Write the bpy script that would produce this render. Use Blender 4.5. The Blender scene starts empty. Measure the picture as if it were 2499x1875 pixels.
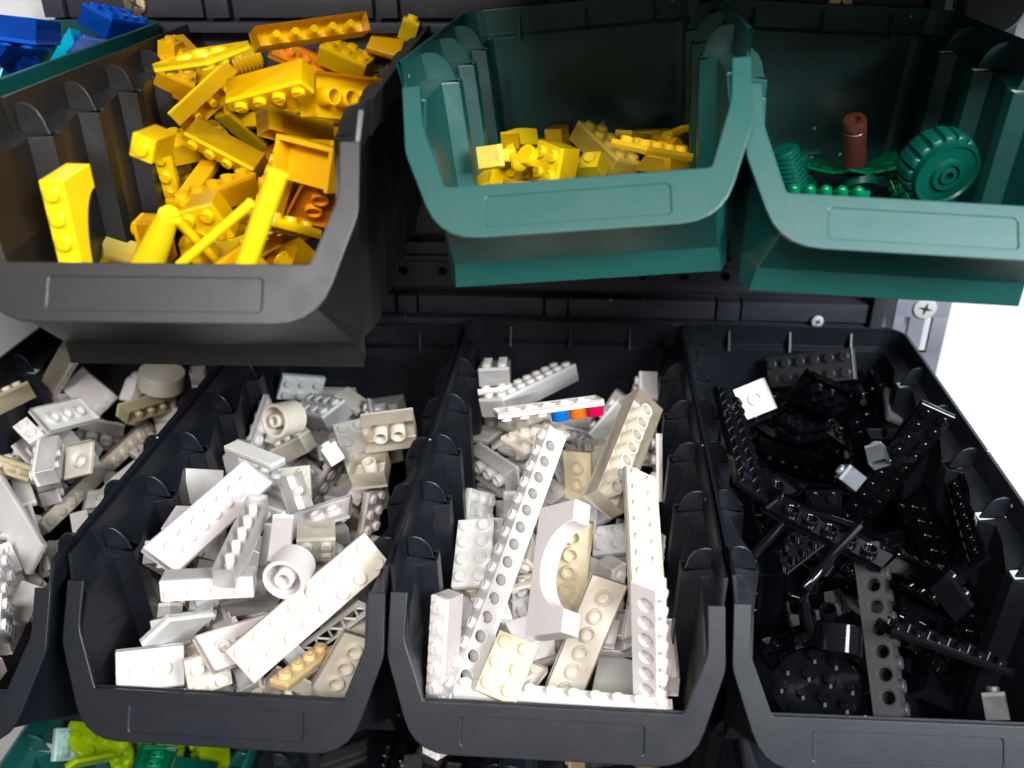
import bpy, bmesh, math, random
from mathutils import Matrix, Vector, Quaternion
S = 0.001                                   # everything below is written in millimetres
sc = bpy.context.scene
C = sc.collection

# ------------------------------------------------------------------ camera, world, lamps, exposure
CAM = (6.9, -475.2, 320.4, math.radians(4.67), math.radians(-29.53), math.radians(-0.67), 2391.8)
cd = bpy.data.cameras.new('camera'); cam = bpy.data.objects.new('camera', cd); C.objects.link(cam)
cam.matrix_world = (Matrix.Translation(Vector(CAM[:3]) * S) @ Matrix.Rotation(CAM[3], 4, 'Z')
                    @ Matrix.Rotation(math.pi/2 + CAM[4], 4, 'X') @ Matrix.Rotation(CAM[5], 4, 'Z'))
cd.sensor_width = 36.0; cd.lens = 36.0 * CAM[6] / 2499.0; cd.clip_start = 0.01; cd.clip_end = 50
cd.dof.use_dof = True; cd.dof.focus_distance = 0.40; cd.dof.aperture_fstop = 9.0
sc.camera = cam
W = bpy.data.worlds.new('World'); sc.world = W; W.use_nodes = True
W.node_tree.nodes['Background'].inputs[0].default_value = (1.0, 0.95, 0.93, 1)
W.node_tree.nodes['Background'].inputs[1].default_value = 0.14
sc.view_settings.view_transform = 'Standard'; sc.view_settings.look = 'None'
sc.view_settings.exposure = 0.0; sc.view_settings.gamma = 1.0
def lamp(name, loc, target, size, sizey, power, col):
    l = bpy.data.lights.new(name, 'AREA'); l.shape = 'RECTANGLE'; l.size = size; l.size_y = sizey
    l.energy = power; l.color = col
    o = bpy.data.objects.new(name, l); C.objects.link(o); o.location = loc
    o.rotation_euler = (Vector(target) - Vector(loc)).to_track_quat('-Z', 'Y').to_euler(); return o
lamp('room_lamp', (-0.03, -0.98, 0.86), (0.0, -0.15, 0.1), 0.5, 0.2, 11.8, (1.0, 0.965, 0.935))
lamp('window_light', (0.66, -0.86, 0.74), (0.16, -0.18, 0.10), 0.4, 0.4, 19, (0.86, 0.93, 1.0))

# ------------------------------------------------------------------ materials
def mat(name, col, rough=0.4, noise=0.0, bump=0.0, scale=900.0, spec=0.5, metal=0.0, stain=None, trans=0.0):
    m = bpy.data.materials.new(name); m.use_nodes = True; nt = m.node_tree; b = nt.nodes['Principled BSDF']
    b.inputs['Roughness'].default_value = rough; b.inputs['Metallic'].default_value = metal
    b.inputs['Specular IOR Level'].default_value = spec
    if trans: b.inputs['Transmission Weight'].default_value = trans
    b.inputs['Base Color'].default_value = (*col, 1)
    tc = nt.nodes.new('ShaderNodeTexCoord')
    if stain or noise:
        n = nt.nodes.new('ShaderNodeTexNoise'); n.inputs['Scale'].default_value = 90.0; n.inputs['Detail'].default_value = 6
        nt.links.new(tc.outputs['Object'], n.inputs['Vector'])
        oi = nt.nodes.new('ShaderNodeObjectInfo')
        r = nt.nodes.new('ShaderNodeValToRGB'); e = r.color_ramp.elements
        e[0].position = 0.38; e[1].position = 0.72
        e[0].color = (*col, 1)
        c2 = stain or tuple(min(1, c * (1 - noise)) for c in col)
        e[1].color = (*c2, 1)
        nt.links.new(n.outputs['Fac'], r.inputs['Fac'])
        hs = nt.nodes.new('ShaderNodeHueSaturation')
        mr = nt.nodes.new('ShaderNodeMapRange'); mr.inputs['To Min'].default_value = 0.93; mr.inputs['To Max'].default_value = 1.06
        nt.links.new(oi.outputs['Random'], mr.inputs['Value']); nt.links.new(mr.outputs[0], hs.inputs['Value'])
        nt.links.new(r.outputs['Color'], hs.inputs['Color']); nt.links.new(hs.outputs['Color'], b.inputs['Base Color'])
        rr = nt.nodes.new('ShaderNodeMapRange'); rr.inputs['To Min'].default_value = rough * 0.8; rr.inputs['To Max'].default_value = rough * 1.25
        nt.links.new(n.outputs['Fac'], rr.inputs['Value']); nt.links.new(rr.outputs[0], b.inputs['Roughness'])
    if bump:
        n2 = nt.nodes.new('ShaderNodeTexNoise'); n2.inputs['Scale'].default_value = scale; n2.inputs['Detail'].default_value = 3
        nt.links.new(tc.outputs['Object'], n2.inputs['Vector'])
        bp = nt.nodes.new('ShaderNodeBump'); bp.inputs['Strength'].default_value = bump; bp.inputs['Distance'].default_value = 0.0004
        nt.links.new(n2.outputs['Fac'], bp.inputs['Height']); nt.links.new(bp.outputs['Normal'], b.inputs['Normal'])
    return m
def speck(m, col=(0.6, 0.6, 0.6), scale=55.0, size=0.045):
    """tiny pale dust specks scattered on a plastic"""
    nt = m.node_tree; b = nt.nodes['Principled BSDF']
    v = nt.nodes.new('ShaderNodeTexVoronoi'); v.inputs['Scale'].default_value = scale
    tc = nt.nodes.new('ShaderNodeTexCoord'); nt.links.new(tc.outputs['Object'], v.inputs['Vector'])
    w = nt.nodes.new('ShaderNodeSeparateColor'); nt.links.new(v.outputs['Color'], w.inputs[0])
    lt = nt.nodes.new('ShaderNodeMath'); lt.operation = 'LESS_THAN'; lt.inputs[1].default_value = size
    nt.links.new(v.outputs['Distance'], lt.inputs[0])
    l2 = nt.nodes.new('ShaderNodeMath'); l2.operation = 'LESS_THAN'; l2.inputs[1].default_value = 0.3
    nt.links.new(w.outputs[0], l2.inputs[0])
    mu = nt.nodes.new('ShaderNodeMath'); mu.operation = 'MULTIPLY'
    nt.links.new(lt.outputs[0], mu.inputs[0]); nt.links.new(l2.outputs[0], mu.inputs[1])
    mx = nt.nodes.new('ShaderNodeMix'); mx.data_type = 'RGBA'
    src = b.inputs['Base Color'].links
    if src: nt.links.new(src[0].from_socket, mx.inputs[6])
    else: mx.inputs[6].default_value = b.inputs['Base Color'].default_value
    mx.inputs[7].default_value = (*col, 1)
    nt.links.new(mu.outputs[0], mx.inputs[0]); nt.links.new(mx.outputs[2], b.inputs['Base Color'])
    return m
M = {
 'bin_black': speck(mat('bin_black', (0.009, 0.011, 0.016), 0.38, 0.2, 0.06, spec=0.55)),
 'bin_grey':  speck(mat('bin_grey', (0.010, 0.009, 0.0085), 0.42, 0.2, 0.06, spec=0.7)),
 'bin_green': speck(mat('bin_green', (0.002, 0.078, 0.066), 0.40, 0.12, 0.06, spec=0.9), (0.5, 0.75, 0.7)),
 'board':     speck(mat('board', (0.050, 0.051, 0.064), 0.40, 0.2, 0.4)),
 'wall':      mat('wall', (0.88, 0.88, 0.88), 0.7, 0.02, 0.1, 300),
 'steel':     mat('steel', (0.8, 0.8, 0.78), 0.45, 0, 0, metal=0.35),
 'brass':     mat('brass', (0.75, 0.60, 0.33), 0.35, 0, 0, metal=0.9),
 'white':     mat('white', (0.82, 0.785, 0.755), 0.22, 0.03, 0.06, 400),
 'pinkish':   mat('pinkish', (0.82, 0.755, 0.73), 0.22, 0.05, 0.06, 400),
 'ivory':     mat('ivory', (0.76, 0.70, 0.60), 0.28, 0, 0.08, 400, stain=(0.68, 0.59, 0.46)),
 'cream':     mat('cream', (0.78, 0.68, 0.47), 0.26, 0.04, 0.06, 400),
 'tan':       mat('tan', (0.66, 0.47, 0.22), 0.26, 0.05, 0.06, 400),
 'greywhite': mat('greywhite', (0.79, 0.77, 0.735), 0.26, 0.05, 0.06, 400),
 'yellow':    mat('yellow', (0.93, 0.575, 0.003), 0.22, 0.03, 0.05, 400),
 'lemon':     mat('lemon', (0.94, 0.69, 0.01), 0.20, 0.03, 0.05, 400),
 'pale_yellow': mat('pale_yellow', (0.92, 0.68, 0.10), 0.24, 0.03, 0.05, 400),
 'gold':      mat('gold', (0.82, 0.50, 0.015), 0.24, 0.04, 0.05, 400),
 'amber':     mat('amber', (0.90, 0.47, 0.004), 0.22, 0.04, 0.05, 400),
 'orange':    mat('orange', (0.95, 0.33, 0.01), 0.22, 0.03, 0.05, 400),
 'black':     mat('black', (0.004, 0.004, 0.006), 0.07, 0.1, 0.05, 400),
 'dark_grey': mat('dark_grey', (0.045, 0.045, 0.048), 0.38, 0.1, 0.05, 400),
 'reflection_grey':  mat('reflection_grey', (0.22, 0.24, 0.27), 0.2, 0.05, 0.05),  # reflections on glossy black bricks, put into the base colour
 'brown':     mat('brown', (0.09, 0.026, 0.018), 0.25, 0.05, 0.05),
 'green':     mat('green', (0.0, 0.15, 0.055), 0.16, 0.05, 0.05),
 'dark_green':mat('dark_green', (0.001, 0.075, 0.050), 0.3, 0.05, 0.05),
 'lime':      mat('lime', (0.32, 0.48, 0.004), 0.22, 0.05, 0.05),
 'aqua':      mat('aqua', (0.42, 0.62, 0.58), 0.22, 0.05, 0.05),
 'blue':      mat('blue', (0.0, 0.08, 0.52), 0.2, 0.05, 0.05),
 'azure':     mat('azure', (0.0, 0.42, 0.62), 0.2, 0.05, 0.05),
 'clear_blue':mat('clear_blue', (0.0, 0.25, 0.85), 0.08, trans=0.6),
 'clear_orange':mat('clear_orange', (1.0, 0.25, 0.02), 0.08, trans=0.6),
 'clear_red': mat('clear_red', (0.9, 0.0, 0.12), 0.08, trans=0.6),
 'magenta':   mat('magenta', (0.35, 0.01, 0.15), 0.3),
}

# ------------------------------------------------------------------ mesh helpers (millimetres in, metres out)
def finish(name, bm, bevel=0.0, smooth=True, angle=35, seg=1):
    bmesh.ops.remove_doubles(bm, verts=bm.verts, dist=1e-4)
    bmesh.ops.recalc_face_normals(bm, faces=bm.faces)
    if bevel:
        es = [e for e in bm.edges if len(e.link_faces) == 2 and e.calc_face_angle(0) > math.radians(30)]
        bmesh.ops.bevel(bm, geom=es, offset=bevel, segments=seg, affect='EDGES', profile=0.6, clamp_overlap=True)
    for v in bm.verts: v.co *= S
    me = bpy.data.meshes.new(name); 
    if smooth:
        for f in bm.faces: f.smooth = True
        for e in bm.edges:
            if len(e.link_faces) == 2 and e.calc_face_angle(0) > math.radians(angle): e.smooth = False
    bm.to_mesh(me); bm.free(); return me
def box(bm, x0, y0, z0, x1, y1, z1):
    v = [bm.verts.new(p) for p in [(x0,y0,z0),(x1,y0,z0),(x1,y1,z0),(x0,y1,z0),(x0,y0,z1),(x1,y0,z1),(x1,y1,z1),(x0,y1,z1)]]
    for f in [(3,2,1,0),(4,5,6,7),(0,1,5,4),(1,2,6,5),(2,3,7,6),(3,0,4,7)]: bm.faces.new([v[i] for i in f])
def lathe(bm, prof, n=20, cx=0.0, cy=0.0, cap=True, axis='z'):
    """prof: list of (r, z) from bottom to top"""
    def P(r, z, a):
        x, y = r*math.cos(a), r*math.sin(a)
        return (cx+x, cy+y, z) if axis == 'z' else ((cx+x, z, cy+y) if axis == 'y' else (z, cx+x, cy+y))
    rings = []
    for r, z in prof:
        if r < 1e-6: rings.append([bm.verts.new(P(0, z, 0))])
        else: rings.append([bm.verts.new(P(r, z, 2*math.pi*i/n)) for i in range(n)])
    for a, b in zip(rings, rings[1:]):
        for i in range(n):
            j = (i+1) % n
            if len(a) == 1 and len(b) == 1: continue
            if len(a) == 1: bm.faces.new([a[0], b[i], b[j]])
            elif len(b) == 1: bm.faces.new([a[i], a[j], b[0]])
            else: bm.faces.new([a[i], a[j], b[j], b[i]])
    if cap:
        for r in (rings[0], rings[-1]):
            if len(r) > 2: bm.faces.new(r)
def extrude(bm, poly, y0, y1):
    """closed polygon in (x, z) extruded along y"""
    a = [bm.verts.new((x, y0, z)) for x, z in poly]; b = [bm.verts.new((x, y1, z)) for x, z in poly]
    n = len(poly)
    for i in range(n): bm.faces.new([a[i], a[(i+1) % n], b[(i+1) % n], b[i]])
    bm.faces.new(a); bm.faces.new(b[::-1])
def tube_path(bm, pts, r, n=10):
    rings = []; pts = [Vector(p) for p in pts]
    up = Vector((0.12, 0.3, 1)).normalized()
    for i, p in enumerate(pts):
        d = (pts[min(i+1, len(pts)-1)] - pts[max(i-1, 0)]).normalized()
        s = d.cross(up).normalized(); t = s.cross(d)
        rings.append([bm.verts.new(p + r*(math.cos(2*math.pi*k/n)*s + math.sin(2*math.pi*k/n)*t)) for k in range(n)])
    for a, b in zip(rings, rings[1:]):
        for k in range(n): bm.faces.new([a[k], a[(k+1) % n], b[(k+1) % n], b[k]])
    bm.faces.new(rings[0][::-1]); bm.faces.new(rings[-1])
def link(name, me, material=None, parent=None, mw=None):
    o = bpy.data.objects.new(name, me); C.objects.link(o)
    if parent: o.parent = parent
    if mw is not None: o.matrix_local = mw
    if material:
        if not me.materials: me.materials.append(None)
        o.material_slots[0].link = 'OBJECT'; o.material_slots[0].material = M[material] if isinstance(material, str) else material
    return o
def tag(o, label=None, cat=None, group=None, kind=None):
    if label: o['label'] = label
    if cat: o['category'] = cat
    if group: o['group'] = group
    if kind: o['kind'] = kind
    return o
def empty(name, mw): 
    o = bpy.data.objects.new(name, None); C.objects.link(o); o.empty_display_size = 0.01; o.matrix_world = mw; return o
def Tm(x, y, z): return Matrix.Translation(Vector((x, y, z)) * S)

# ------------------------------------------------------------------ storage bins
BIG = dict(H=90, wb=58, D=212, RF=(59.6,-204,90), FD=(60,-222.5,63.5), LB=(48.9,-241,35.5), LT=(46,-231.3,50.6), ID=(53.8,-219.5,68),
           BF=(52,-196,0), wi=52.5, teeth=[-40,-76,-112,-148,-184])
SML = dict(H=75, wb=56, D=161, RF=(56,-146,75), FD=(54.8,-168,48.8), LB=(43.6,-187.3,25.1), LT=(41.6,-179.6,38.8), ID=(49,-165,55.9),
           BF=(45,-161,0), wi=48.5, teeth=[-38,-78,-118])
def bin_meshes(t, key):
    H = t['H']; wb = t['wb']; wi = t['wi']; led = H - 13; wf = t['RF'][0]
    yz = [(t['RF'][1], H), (t['FD'][1], t['FD'][2]), (t['LT'][1], t['LT'][2]), (t['LB'][1], t['LB'][2])]
    def py(z):                               # front frame plane: y at a given height
        for (ya, za), (yb, zb) in zip(yz, yz[1:]):
            if z >= zb: return ya + (yb-ya)*(za-z)/(za-zb)
        return yz[-1][0]
    bm = bmesh.new()
    # levels from the ledge to the floor
    zl = [led, t['FD'][2], t['LT'][2]-1.2, t['LB'][2]+3, 9.0, 0.0]
    fx = [wi+0.4, wi+0.8, t['LT'][0]+3.2, t['LB'][0]-1.5, t['BF'][0]-1.2, t['BF'][0]]
    fy = [py(led)+3.2, py(zl[1])+3.4, py(zl[2])+4.2, py(zl[3])+4.6, t['BF'][1]-2, t['BF'][1]]
    tap = lambda z: -1.8*(1 - z/led)
    side = {}
    for s in (-1, 1):
        cols = [[bm.verts.new((s*fx[i], fy[i], zl[i])) for i in range(6)]]
        plan = [(wi+0.6, t['BF'][1]+8)]
        for k, y in enumerate(reversed(t['teeth'])):
            plan += [(wi+0.4, y-4.5), (wi-5.6, y-1.5), (wi-5.8, y+4)]
            if k < len(t['teeth'])-1: plan += [(wi-1.2, y+20)]
        plan += [(wi-2.0, -24), (wi-2.0, -9)]
        # rounded rear corner
        for a in (30, 60, 90): plan.append((wi-2-6*(1-math.cos(math.radians(a))), -9+6*math.sin(math.radians(a))))
        for (x, y) in plan: cols.append([bm.verts.new((s*(x+tap(z)), y, z)) for z in zl])
        side[s] = cols
        for a, b in zip(cols, cols[1:]):
            for i in range(5): bm.faces.new([a[i], b[i], b[i+1], a[i+1]])
        # ledge and apron
        ap = []
        for c in cols[:-3]:
            y = c[0].co.y; f = y / t['RF'][1]; ap.append((wb + (wf-wb)*min(1, f), y))
        ap += [(wb-1.5, -5.0), (wb-5, -1.6), (wb-9, -0.3)]
        lo = [bm.verts.new((s*(x-1.2), y, led+1.5)) for x, y in ap]
        hi = []
        for i, (x, y) in enumerate(ap):
            if i == 0: hi.append(bm.verts.new((s*wf, t['RF'][1], H)))
            else: hi.append(bm.verts.new((s*x, y, H)))
        for i in range(len(ap)-1):
            if not (i > 0 and i % 4 == 3 and i < 4*len(t['teeth'])): bm.faces.new([cols[i][0], cols[i+1][0], lo[i+1], lo[i]])
            bm.faces.new([lo[i], lo[i+1], hi[i+1], hi[i]])
        side[s] = (cols, lo, hi)
    L, R = side[-1], side[1]
    for i in range(5): bm.faces.new([L[0][-1][i], R[0][-1][i], R[0][-1][i+1], L[0][-1][i+1]])
    bm.faces.new([L[0][-1][0], R[0][-1][0], R[1][-1], L[1][-1]]); bm.faces.new([L[1][-1], R[1][-1], R[2][-1], L[2][-1]])
    # floor
    for i in range(len(L[0])-1): bm.faces.new([L[0][i][5], L[0][i+1][5], R[0][i+1][5], R[0][i][5]])
    # front wall below the lip: band, sloping face, and the part behind the lip
    for i in (2, 3, 4): bm.faces.new([L[0][0][i], R[0][0][i], R[0][0][i+1], L[0][0][i+1]])
    for v in bm.verts: v.co *= S
    bmesh.ops.recalc_face_normals(bm, faces=bm.faces)
    body = bpy.data.meshes.new(key + '_body'); bm.to_mesh(body); bm.free()
    # front frame: a flat ring lying in the slanted front plane, built in (x, s) with s along the plane
    d = Vector((0, t['LB'][1]-t['RF'][1], t['LB'][2]-H)); Ls = d.length; d.normalize(); nrm = Vector((0, d.z, -d.y))
    if nrm.y > 0: nrm = -nrm
    def sz(z): return (H - z) / -d.z
    def P(x, s, o=0.0): return Vector((x, t['RF'][1], H)) + d*s + nrm*o
    topz = H - 8
    def rounded(path, rad):
        out = []
        for i, p in enumerate(path):
            p = Vector(p); r = rad[i]
            if r == 0: out.append(p); continue
            a = Vector(path[i-1]); b = Vector(path[(i+1) % len(path)])
            u = (a-p).normalized(); w = (b-p).normalized()
            for k in range(6):
                q = k/5.0; out.append((p+u*r)*(1-q)**2 + 2*q*(1-q)*p + (p+w*r)*q*q)
        return out
    LBs = sz(t['LB'][2]); LTs = sz(t['LT'][2]); fs = sz(t['FD'][2]); ids = sz(t['ID'][2])
    ax = wf; wid = t['FD'][0]-t['ID'][0]
    outer = [(ax, sz(topz)), (t['FD'][0], fs), (t['LB'][0], LBs), (-t['LB'][0], LBs), (-t['FD'][0], fs), (-ax, sz(topz)),
             (-ax+wid, sz(topz)), (-t['ID'][0], ids), (-t['LT'][0], LTs), (t['LT'][0], LTs), (t['ID'][0], ids), (ax-wid, sz(topz))]
    rad = [0, 3, 13, 13, 3, 0, 0, 3, 1, 1, 3, 0]
    path = rounded(outer, rad)
    lw = t['LB'][0]*0.66; l0 = LTs + (LBs-LTs)*0.24; l1 = LTs + (LBs-LTs)*0.80
    lab = rounded([(lw, l0), (lw, l1), (-lw, l1), (-lw, l0)], [1.5]*4)
    bm = bmesh.new()
    def loop(pts, o): return [bm.verts.new(P(p[0], p[1], o)) for p in pts]
    A = loop(path, 0.0); Bk = loop(path, -1.9); Lf = loop(lab, 0.0); Lr = loop([(p[0]*0.992, p[1]) for p in lab], -0.45)
    def edges(l): return [bm.edges.new((l[i], l[(i+1) % len(l)])) for i in range(len(l))]
    bmesh.ops.triangle_fill(bm, use_beauty=True, use_dissolve=False, edges=edges(A) + edges(Lf), normal=nrm)
    bmesh.ops.triangle_fill(bm, use_beauty=True, use_dissolve=False, edges=edges(Bk), normal=-nrm)
    for l, m_ in ((A, Bk), (Lf, Lr)):
        for i in range(len(l)):
            j = (i+1) % len(l); bm.faces.new([l[i], l[j], m_[j], m_[i]])
    for f in [f for f in bm.faces if f.calc_area() < 1e-9]: bm.faces.remove(f)
    bmesh.ops.recalc_face_normals(bm, faces=bm.faces)
    for v in bm.verts: v.co *= S
    for f in bm.faces: f.smooth = False
    frame = bpy.data.meshes.new(key + '_frame'); bm.to_mesh(frame); bm.free()
    bm = bmesh.new(); l2 = loop([(p[0]*0.992, p[1]) for p in lab], -0.45); bm.faces.new(l2)
    for v in bm.verts: v.co *= S
    panel = bpy.data.meshes.new(key + '_label'); bm.to_mesh(panel); bm.free()
    # curved fin that stands on the ledge, spanning apron to wall (x from wall to apron, mirrored by scale)
    bm = bmesh.new(); pts = [(-0.0, 0.0)]; w_ = wb - wi + 4.5
    prof = [(0, 0)] + [(w_*(0.42*math.sin(a)+0.0) , 0) for a in []] 
    prof = [(0.0, 0.0), (w_, 0.0), (w_, 10.0), (w_*0.72, 10.3)] + [(w_*0.72 - w_*0.66*math.sin(a), 10.3*math.cos(a)) for a in (0.35, 0.7, 1.05, 1.35)]
    extrude(bm, prof, -0.6, 0.6); fin = finish(key + '_fin', bm, 0.2)
    bm = bmesh.new(); extrude(bm, [(0, 0), (5.5, 0), (5.5, 9.5)], -0.6, 0.6); gus = finish(key + '_gusset', bm, 0.15)
    return dict(body=body, frame=frame, panel=panel, fin=fin, gusset=gus)
BM = {'BIG': bin_meshes(BIG, 'big'), 'SML': bin_meshes(SML, 'small')}
def pose(x, y, z, yaw, pitch, roll):
    return Tm(x, y, z) @ Matrix.Rotation(yaw, 4, 'Z') @ Matrix.Rotation(pitch, 4, 'X') @ Matrix.Rotation(roll, 4, 'Y')
def make_bin(kind, p, material, label, group):
    t = BIG if kind == 'BIG' else SML; ms = BM[kind]
    r = empty('storage_bin', pose(*p)); tag(r, label, 'storage bin', group)
    b = link('body', ms['body'], material, r)
    so = b.modifiers.new('thickness', 'SOLIDIFY'); so.thickness = 1.5*S; so.offset = 0
    be = b.modifiers.new('bevel', 'BEVEL'); be.width = 0.35*S; be.segments = 2; be.limit_method = 'ANGLE'; be.angle_limit = math.radians(40)
    f = link('front_frame', ms['frame'], material, r)
    be = f.modifiers.new('bevel', 'BEVEL'); be.width = 0.35*S; be.segments = 2; be.limit_method = 'ANGLE'; be.angle_limit = math.radians(40)
    link('label_panel', ms['panel'], material, f)
    for y in t['teeth']:
        for s in (-1, 1):
            mw = Tm(s*(t['wi']-5.2), y-0.5, t['H']-12.4) @ Matrix.Diagonal((s, 1, 1, 1))
            link('rib', ms['fin'], material, r, mw)
    for i in range(3):
        x = (-0.5 + i*0.5) * t['wb'] * 1.1
        mw = Tm(x, -7.4, t['H']-12.4) @ Matrix.Rotation(math.radians(90), 4, 'Z')
        link('rib', ms['gusset'], material, r, mw)
    return r
BINS = {
 'C':  ('BIG', (0, 0, 0, 0, 0, 0), 'bin_black'),
 'D':  ('BIG', (115.1, 0.5, 0.2, 0.0271, -0.0051, 0.0124), 'bin_black'),
 'B':  ('BIG', (-109.5, -5.8, -2.9, -0.036, -0.0243, -0.0344), 'bin_black'),
 'U1': ('BIG', (-128.6, 16.2, 150.2, 0.035, -0.036, 0.004), 'bin_grey'),
 'U2': ('SML', (10.7, -3.5, 177.7, -0.0208, -0.0536, -0.097), 'bin_green'),
 'U3': ('SML', (107.5, 0.1, 175.8, 0.007, -0.0269, 0.0454), 'bin_green'),
 'A':  ('BIG', (-229, -8, -3, -0.05, -0.02, -0.02), 'bin_black'),
 'U0': ('SML', (-252, 0, 168, 0.0, -0.03, 0), 'bin_green'),
 'T2': ('BIG', (4, 0, 302, 0, 0, 0), 'bin_black'),  # T bins: out of view, added to shade the upper bins' back walls
 'T3': ('BIG', (122, 0, 302, 0, 0, 0), 'bin_black'),
 'T4': ('BIG', (240, 0, 302, 0, 0, 0), 'bin_green'),
 'L1': ('BIG', (-205, -6, -162, -0.03, 0, 0), 'bin_green'),
 'L2': ('BIG', (-86, -3, -166, 0.01, 0, 0), 'bin_black'),
 'L3': ('BIG', (32, -3, -166, 0.0, 0, 0), 'bin_black'),
 'L4': ('BIG', (150, -3, -166, 0.0, 0, 0), 'bin_black'),
}
# ------------------------------------------------------------------ wall, tool board, screws
def holed(bm, cx, cz, w, h, r, y0, y1, n=16):
    """square cell w x h in the xz plane with a round hole from y0 (front) to y1 (back)"""
    def sq(a):
        c, s = math.cos(a), math.sin(a); k = max(abs(c)/(w/2), abs(s)/(h/2)); return c/k, s/k
    an = sorted(set([2*math.pi*i/n for i in range(n)] + [math.atan2(h*a, w*b) % (2*math.pi) for a in (-1, 1) for b in (-1, 1)]))
    n = len(an)
    for y in (y0, y1):
        o = [bm.verts.new((cx+sq(a)[0], y, cz+sq(a)[1])) for a in an]; i_ = [bm.verts.new((cx+r*math.cos(a), y, cz+r*math.sin(a))) for a in an]
        for k in range(n): bm.faces.new([o[k], o[(k+1) % n], i_[(k+1) % n], i_[k]])
        if y == y0: f = i_
        else:
            for k in range(n): bm.faces.new([f[k], f[(k+1) % n], i_[(k+1) % n], i_[k]])
bm = bmesh.new(); box(bm, -1500, 26, -1200, 1500, 60, 1500)
tag(link('wall', finish('wall', bm), 'wall'), kind='structure')
board = empty('tool_board', Matrix.Identity(4))
tag(board, 'black plastic perforated tool board screwed to the white wall behind the bins', 'tool board')
def part(name, fn, material, parent, bevel=0.4, mw=None, seg=2):
    bm = bmesh.new(); fn(bm); return link(name, finish(name, bm, bevel, seg=seg), material, parent, mw)
part('back_plate', lambda b: box(b, -256, 13, -420, 160, 17, 520), 'board', board)
def rows(z):
    # hole strip
    def strip(b):
        for k in range(-13, 8): holed(b, 80.2-4*21.3+k*21.3-10.65*0, z+5, 21.3, 11, 2.6, 6, 12)
    part('hole_strip', strip, 'board', board, 0)
    part('strip_edge', lambda b: (box(b, -256, 6.5, z+10.6, 155, 12, z+13.5), box(b, -256, 6.5, z-4.5, 155, 12, z-0.6)), 'board', board)
    xs = [(-94, -84), (-82.6, -15), (-13.6, -2.2), (-1.2, 76.5), (77.7, 89.6), (90.8, 156), (-163, -96), (-176, -165), (-244, -178), (-256, -246)]
    for i, (a, b_) in enumerate(xs):
        small = b_-a < 14
        part('tile', lambda b, a=a, b_=b_, small=small: box(b, a, 4.2 if small else 5.2, z-19.5, b_, 12.5, z-9), 'board', board)
    part('ledge', lambda b: box(b, -256, 3, z-26, 156, 12.5, z-21.5), 'board', board)
    for k in range(-6, 4):
        part('tab', lambda b, k=k: box(b, -4+k*42.6, 5.5, z+15, 28+k*42.6, 12.5, z+21.5), 'board', board)
    part('ledge', lambda b: box(b, -256, 7, z+26, 156, 12.5, z+56), 'board', board)
for z in (110, 263, -54, -217): rows(z)
part('side_rail', lambda b: box(b, 157.5, 2, -420, 164, 13, 520), 'board', board, 0.8)
def bracket(b):
    # perforated upright: strips around the slots
    x0, x1, y0, y1 = 171.5, 199.5, 9, 12
    zs = []
    for base in (-90, 0, 80, 160, 240):
        zs.append((base-8, base+13))
    z = -420
    for (a, c) in zs:
        box(b, x0, y0, z, x1, y1, a); box(b, x0, y0, a, 177.0, y1, c); box(b, 179.6, y0, a, 187.6, y1, c); box(b, 191.6, y0, a, x1, y1, c)
        z = c
    box(b, x0, y0, z, x1, y1, 520)
bk = part('bracket', lambda b: None, None, board) if False else None
bm = bmesh.new(); bracket(bm); link('bracket', finish('bracket', bm, 0.25), mat('bracket_grey', (0.28, 0.29, 0.34), 0.4, 0.1, 0.1), board)
def screw(x, y, z, r, material, lab, rot=0.2):
    e = empty('screw', Tm(x, y, z) @ Matrix.Rotation(rot, 4, 'Y')); tag(e, lab, 'screw')
    bm = bmesh.new(); lathe(bm, [(r, 0), (r, -0.5), (r*0.93, -0.95), (r*0.7, -1.2), (0, -1.3)], 32, axis='y')
    link('head', finish('screw_head', bm), material, e)
    bm = bmesh.new()
    q = r*0.62; t_ = r*0.13
    pts = []
    for k in range(4):
        a = k*math.pi/2
        for da, rr in ((0, q), (math.pi/4, t_*1.5)): pts.append((rr*math.cos(a+da), rr*math.sin(a+da)))
    extrude(bm, pts, -1.45, -1.0); link('cross_slot', finish('cross', bm), 'dark_grey', e)
screw(186, 8.6, 98.5, 6.0, 'steel', 'big bright cross-head screw in the grey slotted bracket beside the white wall')
screw(118.4, 4.5, 249.5, 5.6, 'brass', 'brass-coloured screw half hidden above the right-hand green bin')
screw(-210, 4.5, 250, 5.6, 'brass', 'brass-coloured screw at the top above the blue bricks', 0.5)
screw(130.4, 3.5, 92, 3.2, 'steel', 'small silver screw behind the rear rim of the black bricks bin', 0.5)
e = empty('hanging_hook', Tm(183, 6, 252)); tag(e, 'round black cap on the bracket at the top right corner', 'hook')
bm = bmesh.new(); lathe(bm, [(9, 3), (15, 0), (15, -9), (13, -12), (0, -12)], 32, axis='y'); link('cap', finish('knob', bm, 0.5), 'board', e)
bm = bmesh.new(); lathe(bm, [(5, 8), (5, 3)], 16, axis='y'); link('stem', finish('stem', bm), 'board', e)
G = 'open-front plastic storage bins hung in rows'
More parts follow.
